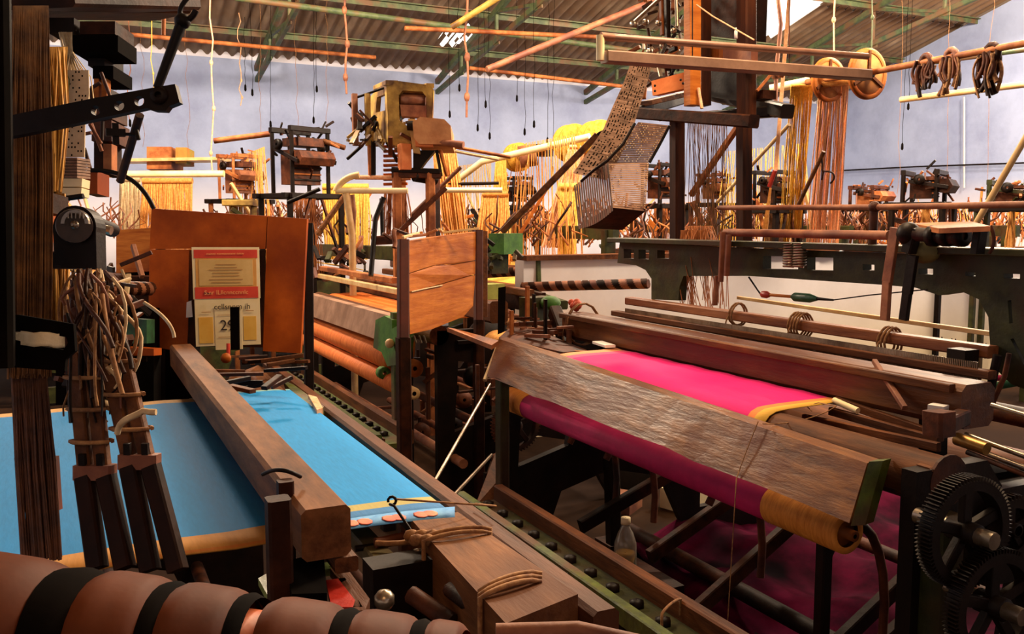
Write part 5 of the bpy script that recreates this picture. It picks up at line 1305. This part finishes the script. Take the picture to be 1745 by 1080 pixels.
one('flat_lever', MB().ext([P(762, 558, d=3.3), P(776, 560, d=3.3), P(850, 580, d=2.9), P(838, 588, d=2.9)], V(0, 0, -.015)), rust_l, 'flat orange brown lever behind the left end of the worn plank', 'lever')
one('cone_funnel', MB().ext([P(845, 770, d=3.4), P(810, 862, d=3.2), P(838, 880, d=3.2), P(865, 800, d=3.3)], _f*.03), wood_y, 'brown board leaning behind the left post of the pink cloth loom', 'board')
one('black_strap_bar', MB().ext([P(849, 490, d=3.3), P(862, 488, d=3.3), P(860, 565, d=3.3), P(848, 570, d=3.3)], _f*.02), black, 'black upright bar above the left end of the worn plank', 'bar')
# left end mechanism of the pink loom batten
t = thing('shuttle_box', 'cluttered rusty shuttle box at the left end of the polished batten', 'shuttle box', P(900, 585, X=1.7))
MB().ext([P(850, 575, X=1.55), P(960, 600, X=1.55), P(1000, 596, X=1.7), P(880, 548, X=1.75)], V(0, 0, -.02)).build('base_board', rust, t)
for i in range(34):
    px, py = rr.uniform(865, 985), 0; py = 545+(px-865)*.25+rr.uniform(-8, 40)
    p = P(px, py, X=rr.uniform(1.6, 1.8)); k_ = rr.choice((V(0, -1, 0), V(0, -1, .1), V(1, 0, 0), V(0, 0, 1)))
    MB().beam(p, p+k_*rr.uniform(.04, .2), rr.uniform(.008, .02), rr.uniform(.006, .018)).build('rail', rr.choice([rust, iron, rust_p, wood_dark, rust, rust_l]), t)
MB().beam(P(868, 537, X=1.85), P(945, 556, X=1.85), .03, .02).build('top_rail', rust_p, t)
MB().beam(P(945, 530, X=1.82), P(968, 590, X=1.78), .05, .06).build('end_block', wood_dark, t)
for px, py, m_ in ((979, 520, mat('rag red', '#a83a22', '#c05a3c', None, 10)), (870, 555, thread_p), (862, 540, rust_p)):
    b_ = MB()
    for i in range(6): b_.ball(P(px+rr.uniform(-6, 6), py+rr.uniform(-8, 8), X=1.82), rr.uniform(.012, .022), 8, (1.2, .8, 1))
    b_.build('rag', m_, t)
MB().beam(P(1018, 583, X=1.72), P(1040, 590, X=1.70), .04, .01).build('white_slip', white, t)
# ------------------------------------------------------------------ striped wrapped rods
def wrapped_rod(a, b, r, label, m2, n=9):
    t = thing('wrapped_rod', label, 'rod', (Vector(a)+Vector(b))/2)
    a, b = Vector(a), Vector(b); L_ = (b-a).length
    MB().tube([a, b], r*.85, 12).build('core', rust, t)
    x, y, z = frame(a, b); turns = n; 
    for k_, (m_, ph) in enumerate(((m2, 0), (wood_dark, 3.14))):
        vs = []; N_ = turns*16; fs = []
        for i in range(N_+1):
            an = i/16*2*math.pi+ph; s = L_*i/N_
            for w_ in (-.27-.05*math.sin(i*.11+k_), .2+.08*math.sin(i*.07)):
                an2 = an; ss = min(max(s+w_*L_/turns, 0), L_)
                vs.append(a+z*ss+(x*math.cos(an2)+y*math.sin(an2))*r)
        fs = [(2*i, 2*i+1, 2*i+3, 2*i+2) for i in range(N_)]
        MB().add(vs, fs, True).build('strap_winding', m_, t)
wrapped_rod(P(890, 489, X=2.5), P(1105, 483, X=2.95), .03, 'brown rod wound with pink and dark strips before the low white wall', rust_p, 9)
wrapped_rod(P(828, 466, X=2.4), P(925, 460, X=2.65), .03, 'shorter wound rod above the brown one, ending in a green hub', rust_p, 6)
wrapped_rod(P(118, 488, d=2.6), P(258, 492, d=2.9), .022, 'striped wound rod at the left behind the cord tangle', rust_p, 9)
t = thing('green_hub', 'green cast hub with a wheel at the end of the wound rods', 'hub', P(920, 480, X=2.6))
MB().lathe(P(905, 465, X=2.6), P(930, 463, X=2.66), [(0, .01), (0, .06), (.02, .06), (.02, .03), (.06, .03), (.06, .01)], 18).build('wheel', green, t)
MB().beam(P(916, 435, X=2.6), P(918, 500, X=2.6), .03, .03).build('arm', green_l, t)
MB().beam(P(900, 500, X=2.5), P(960, 520, X=2.5), .06, .05).build('foot', green, t)
t = thing('green_machine_block', 'bright green cast block beside the orange plank screen', 'casting', P(855, 440, d=4.3))
MB().box(P(862, 415, d=4.4), (.14, .1, .10), .4).build('body', MATS['bright green paint'], t)
MB().box(P(842, 448, d=4.4), (.1, .1, .1), .2).build('body', green, t)
MB().box(P(835, 505, d=4.2), (.1, .1, .12), .2).build('foot', mat('yellowed green', '#7c8030', '#a8a850', None, 10), t)
for i in range(10):
    p = P(rr.uniform(830, 880), rr.uniform(405, 470), d=4.3); MB().beam(p, p+V(rr.uniform(-.06, .06), rr.uniform(-.06, .06), rr.uniform(-.05, .05)), .018, .018).build('lug', rr.choice([green, iron, rust, steel]), t)
t = thing('green_foot', 'small bright green casting on the floor side of the low white wall', 'casting', P(925, 550, d=3.9))
MB().ball(P(938, 516, d=3.9), .04, 12, (1.2, 1, .8)).build('cap', MATS['bright green paint'], t)
MB().box(P(915, 525, d=3.95), (.14, .08, .1), .3).build('body', green, t)
# ------------------------------------------------------------------ low whitewashed wall
dado = paint_wall('whitewash dado', '#f0ecec', '#dccba8', .62, '#e2dcdc')
half = MB().box((6.4, 5.02, .56), (7.8, .12, 1.12))
o = struct(half.build('wall_low', dado))
struct(MB().box((6.4, 5.0, 1.135), (7.8, .16, .03)).build('trim_91', wood_y))
hp = MB().sheet([[P(1405+9*i, 430-(14*math.exp(-((i-7)/3.2)**2))*(1-j*.5)-1*j, Y=4.9+.08*j) for i in range(14)] for j in range(4)], .01)
one('white_sheet', hp, white, 'white cloth sheet heaped on the low wall behind the green arch', 'sheet')
# ------------------------------------------------------------------ jacquard head with ochre side castings
t = thing('jacquard_head', 'big ochre cast jacquard head with a brown card box, highest left of centre', 'jacquard head', P(690, 330, d=5.6), 'jacquard heads')
D3 = 5.6
j = lambda px, py, k=0: P(px, py, d=D3+k)
front = [(658, 142), (680, 138), (733, 145), (739, 153), (737, 204), (727, 204), (726, 164), (720, 156), (686, 154), (679, 162), (680, 205), (702, 220), (708, 248), (692, 256), (668, 246), (661, 205)]
MB().plate([j(*p) for p in front], _f, .05).build('ochre_casting', yellow_p, t)
sk = lambda px, py: j(px, py, (662-px)/36*.45)
MB().plate([sk(*p) for p in [(661, 141), (644, 150), (630, 166), (626, 246), (640, 250), (648, 236), (661, 246)]], _r, .03, [[sk(*p) for p in [(656, 160), (642, 166), (640, 192), (656, 188)]]]).build('ochre_casting', yellow_p, t)
MB().beam(j(668, 141), j(646, 150, .6), .08, .03).build('top_tie', yellow_p, t); MB().beam(j(733, 146), j(716, 150, .6), .05, .03).build('top_tie', yellow_p, t)
MB().ext([j(680, 156, .12), j(726, 158, .12), j(727, 200, .12), j(680, 200, .12)], _f*.02).build('back_board', wood_dark, t)
MB().lathe(j(684, 170, .04), j(726, 171, .04), [(0, .01), (0, .035), (.15, .035), (.15, .01)], 16).build('card_cylinder', rust_p, t)
MB().ext([j(682, 178), j(727, 180), j(728, 200), j(684, 198)], _f*.05).build('needle_board', rust_p, t)
MB().ext([j(703, 208, -.08), j(716, 199, -.08), j(757, 203, -.08), j(768, 214, -.08), j(770, 246, -.08), j(714, 245, -.08), j(705, 234, -.08)], _f*.3).build('card_box', mat('dusty orange wood', '#a86c40', '#cc9664', '#8a5430', 8, bump=.2), t)
MB().ext([j(695, 202, -.03), j(708, 203, -.03), j(716, 262, -.03), j(704, 260, -.03)], _f*.05).build('box_side', mat('dusty khaki', '#a8824a', '#c8a468', None, 10, bump=.1), t)
MB().tube([j(694, 214, -.05), j(704, 214, -.05)], .03, 12).build('cam_wheel', iron, t)
for x0, x1 in ((600, 610), (622, 632)):
    MB().beam(j(x0+4, 160, .1), j(x0+6, 248, .1), .035, .03).build('frame_bar', rust_p if x0 == 600 else yellow_p, t)
MB().tube([j(608, 166, .1), j(660, 148, .1)], .008, 6).build('link_rod', iron, t)
for i in range(44):
    px, py = rr.uniform(602, 705), rr.uniform(165, 262)
    if px < 640 and py < 185: continue
    if px > 640 and py < 200 and px < 675: continue
    p = j(px, py, rr.uniform(-.05, .3)); k_ = V(rr.uniform(-1, 1), rr.uniform(-1, 1), rr.uniform(-1, 1))*.06
    MB().beam(p-k_, p+k_, rr.uniform(.012, .03), rr.uniform(.01, .025)).build('linkage', rr.choice([iron, yellow_p, rust, rust_l, iron, steel]), t)
for i in range(9): MB().beam(j(654, 250+i*8, .15), j(694, 249+i*8, .15), .05, .016).build('stacked_slat', (wood_red, rust_l)[i % 2], t)
MB().beam(j(636, 240, .1), j(636, 298, .1), .03, .02).build('post', iron, t); MB().beam(j(630, 240, .1), j(632, 298, .1), .03, .02).build('post', rust_l, t)
MB().beam(j(689, 246, -.02), j(690, 290, -.02), .075, .06).build('orange_post', mat('orange painted wood', '#c0642c'), t)
MB().ext([j(704, 256), j(742, 256), j(728, 272), j(716, 288), j(704, 292)], _f*.06).build('black_plate', iron, t)
MB().beam(j(668, 290, 0), j(750, 293, 0), .06, .025).build('base_rail', iron, t); MB().beam(j(668, 288, .4), j(750, 291, .4), .06, .025).build('base_rail', iron, t)
MB().tube([j(714, 241, -.05), j(742, 242, -.05), j(790, 247, -.1)], .022, 8).build('arm_pipe', rust_p, t)
MB().ext([j(708, 236, -.06), j(738, 236, -.06), j(738, 250, -.06), j(708, 249, -.06)], _f*.04).build('arm_block', mat('orange painted wood', '#c0642c'), t)
MB().beam(j(750, 256), j(762, 300), .015, .03).build('side_strap', wood_orange, t)
MB().beam(j(744, 256), j(752, 300), .015, .02).build('side_strap', iron, t)
tr = thing('head_trestle', 'rusty trestle carrying the big ochre jacquard head', 'trestle', (j(690, 330).x, j(690, 330).y, 0))
for px, k_ in ((676, 0), (733, .0), (684, .45), (742, .45)):
    a = j(px, 294, k_); MB().beam(a, (a.x, a.y, 0), .05, .05).build('leg', rust_l if px < 740 else rust, tr)
MB().beam(j(668, 297), j(752, 299), .04, .04).build('rail', rust, tr)
MB().tube([j(706, 300), j(742, 306, .1)], .035, 10).build('round_weight', iron, tr)
MB().beam(j(680, 395), j(760, 320), .03, .03).build('brace', rust, tr)
threads(MB(), j(655, 322, .2), j(694, 322, .2), j(650, 400, .2), j(700, 400, .2), 60, .003, .01).build('harness_threads', rust_l, tr)['kind'] = 'stuff'
for (p0, p1, dd, r_, m_, lab) in (((572, 325), (695, 325), 5.5, .018, cream, 'pale yellow pipe below the ochre jacquard head, left'), ((605, 302), (700, 303), 5.7, .014, thread_p, 'thin pale pipe above the yellow pipe, left of the trestle'),
        ((745, 324), (856, 324), 6.5, .02, cream, 'pale yellow pipe right of the trestle'), ((750, 314), (850, 312), 6.6, .012, iron, 'dark thin pipe right of the trestle'), ((385, 345), (440, 345), 7.5, .02, yellow_p, 'yellow rail of the low frame above the calendar board'), ((735, 243), (870, 268), 6.2, .012, rust_l, 'upper thin rod leading to the left far bobbin'), ((735, 250), (850, 272), 6.2, .01, thread_w, 'lower thin rod leading to the left far bobbin'),
        ((540, 400), (590, 330), 6.5, .02, wood_grey, 'weathered strut left of the pale yellow pipe'), ((700, 368), (785, 285), 6.3, .014, rust, 'rusty diagonal rod crossing the trestle'), ((490, 345), (545, 322), 6.0, .014, iron, 'dark bent arm right of the dark brown head'), ((365, 240), (460, 228), 7.0, .022, rust_l, 'orange arm left of the dark brown head'), ((550, 240), (588, 252), 6.9, .02, wood_grey, 'short arm right of the dark brown head')):
    one('thin_pipe', MB().tube([P(*p0, d=dd), P(*p1, d=dd)], r_, 8), m_, lab, 'pipe')
t = thing('pipe_frame', 'bent pipe frame with splayed legs left of the ochre jacquard head', 'frame', P(600, 430, d=5.6))
MB().tube(bez(P(572, 326, d=5.5), P(578, 312, d=5.5), P(590, 300, d=5.5), P(612, 298, d=5.5)), .02, 8).build('top_bend', wood_pale, t)
MB().tube([P(590, 330, d=5.5), P(600, 400, d=5.5), V(P(600, 400, d=5.5).x, P(600, 400, d=5.5).y, 0)], .022, 8).build('leg', wood_pale, t)
MB().tube([P(600, 332, d=5.6), P(603, 360, d=5.6), P(600, 440, d=5.6)], .016, 8).build('leg', rust_p, t)
t = thing('dark_stand', 'dark iron stand with bent legs before the rusty trestle', 'stand', P(645, 470, d=4.9))
MB().tube([P(654, 336, d=5.0), P(640, 372, d=5.0), P(632, 470, d=4.9)], .014, 8).build('leg', iron, t)
MB().tube([P(650, 338, d=5.2), P(652, 410, d=5.2)], .012, 8).build('leg', iron, t)
MB().beam(P(635, 410, d=5.0), P(675, 408, d=5.0), .06, .05).build('shelf', rust, t)
t = thing('yellow_frame', 'low yellow table frame above the top edge of the calendar board', 'frame', P(410, 365, d=7.4))
for x in (396, 432): MB().beam(P(x, 346, d=7.4), P(x, 470, d=7.4), .05, .05).build('leg', yellow_p, t)
MB().beam(P(388, 346, d=7.4), P(440, 346, d=7.4), .3, .05).build('top', yellow_p, t)
# boxes at the back left
one('wooden_crate', MB().ext([P(198, 392, d=5.2), P(258, 388, d=5.2), P(258, 462, d=5.2), P(198, 465, d=5.2)], _f*.3), wood_orange, 'orange brown wooden crate left of the calendar board', 'crate')
q_ = P(228, 465, d=5.35)
one('crate_table', MB().box((q_.x, q_.y, q_.z-.03), (.5, .5, .05), -YAW).box((q_.x, q_.y, q_.z/2-.03), (.3, .3, q_.z-.06), -YAW), wood_dark, 'dark pedestal table under the wooden crate', 'table')
# ------------------------------------------------------------------ rows of looms at the back
def thicket(mb, c, sx, sy, sz, n, r, r2):
    for i in range(n):
        p = c+V(r2.uniform(-sx, sx), r2.uniform(-sy, sy), r2.uniform(-.1, .25)*sz)
        q_ = p+V(r2.uniform(-.16, .16), r2.uniform(-.16, .16), r2.uniform(.4, 1)*sz)
        mb.tube(bez(p, p+V(r2.uniform(-.12, .12), r2.uniform(-.12, .12), sz*.4), q_+V(r2.uniform(-.15, .15), r2.uniform(-.15, .15), -.1), q_, 5), r*r2.uniform(.6, 1.4), 4, False)
def far_loom(x0, y0, label, ym, cm, seed, wd=1.7, dp=1.5, hz=2.0, hn=34):
    r2 = random.Random(seed)
    t = thing('power_loom', label, 'loom', (x0+dp/2, y0+wd/2, 0), 'power looms')
    for y in (y0, y0+wd):
        o_, h_ = side_frame_pts(x0, 1, y, dp*.85)
        MB().plate(o_, (0, 1, 0), .04, h_).build('side_frame', green, t)
        MB().beam((x0+.7, y, .86), (x0+.7, y, 1.3), .09, .07).build('arch_post', green, t)
    MB().beam((x0+.7, y0-.1, 1.28), (x0+.7, y0+wd+.1, 1.28), .05, .10).build('top_arch', green, t)
    MB().beam((x0, y0-.05, .88), (x0, y0+wd+.05, .88), .09, .09).build('breast_beam', wood_y, t)
    MB().beam((x0+.35, y0-.1, .97), (x0+.35, y0+wd+.1, .97), .1, .1).build('batten', wood_y, t)
    MB().beam((x0+.5, y0, 1.06), (x0+.5, y0+wd, 1.06), .04, .04).build('reed_cap', wood_orange, t)
    MB().sheet([[V(x0+u*dp, y0+.15+(wd-.3)*i/6, .9+(.12*math.sin(u*3))) for i in range(7)] for u in (0, .2, .4, .6, .8, 1)], .004).build('warp_sheet', cm, t)
    warp_beam(t, x0+dp*.95, .62, y0+.1, y0+wd-.1, .13, .26, ym, iron)
    mb = MB(); threads(mb, (x0+.62, y0+.35, hz), (x0+.62, y0+wd-.35, hz), (x0+.62, y0+.2, 1.0), (x0+.62, y0+wd-.2, 1.0), hn, .004, .02)
    mb.build('harness_threads', ym, t)['kind'] = 'stuff'
    mb = MB(); thicket(mb, V(x0+dp*.75, y0+wd/2, 1.2), dp*.4, wd*.45, .35, 90, .006, r2); mb.build('loose_ends', r2.choice([rust_l, thread_o, rust_p]), t)['kind'] = 'stuff'
    mb = MB(); thicket(mb, V(x0+dp*.5, y0+wd/2, 1.2), dp*.4, wd*.45, .3, 50, .008, r2); mb.build('heald_tangle', rust, t)['kind'] = 'stuff'
    for i in range(14):
        p = V(x0+r2.uniform(0, dp), y0+r2.choice((-.05, wd+.05, r2.uniform(0, wd))), r2.uniform(.9, 1.45)); k_ = V(r2.uniform(-1, 1), r2.uniform(-1, 1), r2.uniform(-1, 1))*.1
        MB().beam(p-k_, p+k_, r2.uniform(.02, .05), r2.uniform(.02, .04)).build('linkage', r2.choice([rust, iron, rust_l, wood_orange, green]), t)
    for i in range(4):
        p = V(x0+r2.uniform(0, dp), y0+r2.uniform(0, wd), 1.25)
        MB().beam(p, p+V(r2.uniform(-.3, .3), r2.uniform(-.3, .3), r2.uniform(.2, .5)), .025, .025).build('upright_stick', r2.choice([wood_pale, wood_orange, rust_l]), t)
far_loom(2.75, 5.5, 'far loom with orange threads just behind the low white wall, left end', thread_o, thread_y, 21)
far_loom(4.8, 5.3, 'far loom behind the low white wall, below the tower posts', thread_y, thread_o, 22)
far_loom(6.8, 5.3, 'far loom behind the low white wall, right of the peach yarn curtain', thread_o, thread_p, 23, hz=1.5)
far_loom(8.8, 5.3, 'farthest right loom behind the low white wall near the right wall', thread_p, thread_y, 24, 1.6, 1.4, 1.5)
far_loom(3.4, 8.4, 'rear loom near the blue wall behind the far bobbins', thread_y, thread_o, 25)
far_loom(6.0, 8.2, 'rear loom near the blue wall behind the tower', thread_o, thread_y, 26, hz=1.6)
far_loom(8.6, 7.9, 'rear loom in the corner of the blue walls', thread_p, thread_o, 27, 1.7, 1.4, 1.5)
far_loom(.9, 7.6, 'rear loom seen over the calendar board under the orange curtain', thread_o, thread_y, 28)
far_loom(-1.2, 7.4, 'rear loom far left under the dark brown head', thread_y, thread_o, 29)
# ------------------------------------------------------------------ beneath the pink loom
t = thing('plastic_bottle', 'clear plastic bottle with yellow drink and pale cap under the pink cloth loom', 'bottle', P(1065, 983, d=3.05))
a = P(1065, 983, d=3.05); up = V(0, 0, 1)
MB().lathe(a, a+up, [(0, .002), (.0, .034), (.005, .038), (.09, .038), (.12, .037), (.155, .026), (.178, .014), (.188, .013), (.188, .0115), (.178, .0125), (.155, .0245), (.12, .0355), (.006, .0365), (.006, .002)], 24).build('body', mat('clear plastic', '#e8e0d0', None, None, 5, rough=.12, bump=0, trans=.85), t)
MB().lathe(a, a+up, [(.007, .002), (.007, .0355), (.085, .0355), (.085, .002)], 24).build('drink', mat('yellow drink', '#d8a022', '#e8b63c', None, 5, rough=.3, bump=0), t)
MB().lathe(a, a+up, [(.186, .002), (.186, .0165), (.208, .016), (.208, .002)], 20).build('cap', cream, t)
one('bottle_stand', MB().box((a.x, a.y+.02, a.z/2-.004), (.3, .3, a.z-.008)), wood_dark, 'low dark block under the plastic bottle', 'block')
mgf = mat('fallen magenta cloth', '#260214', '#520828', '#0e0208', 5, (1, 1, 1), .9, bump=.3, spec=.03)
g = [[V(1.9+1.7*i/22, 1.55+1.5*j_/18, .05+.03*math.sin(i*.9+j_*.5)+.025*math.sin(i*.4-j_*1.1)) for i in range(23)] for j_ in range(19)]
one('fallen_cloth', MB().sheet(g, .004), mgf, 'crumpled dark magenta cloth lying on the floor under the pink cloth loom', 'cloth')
for i, (x, y, s_, m_, lab) in enumerate(((1.95, 3.0, .1, wood_dark, 'dark wooden block on the floor behind the bottle'), (2.6, 3.4, .14, cream, 'pale box on the floor behind the left post'), (2.3, 3.5, .1, rust_p, 'pinkish scrap box on the floor under the loom'))):
    one('floor_box', MB().box((x, y, s_*.35), (s_*1.6, s_*1.2, s_*.7), .3*i), m_, lab, 'box')
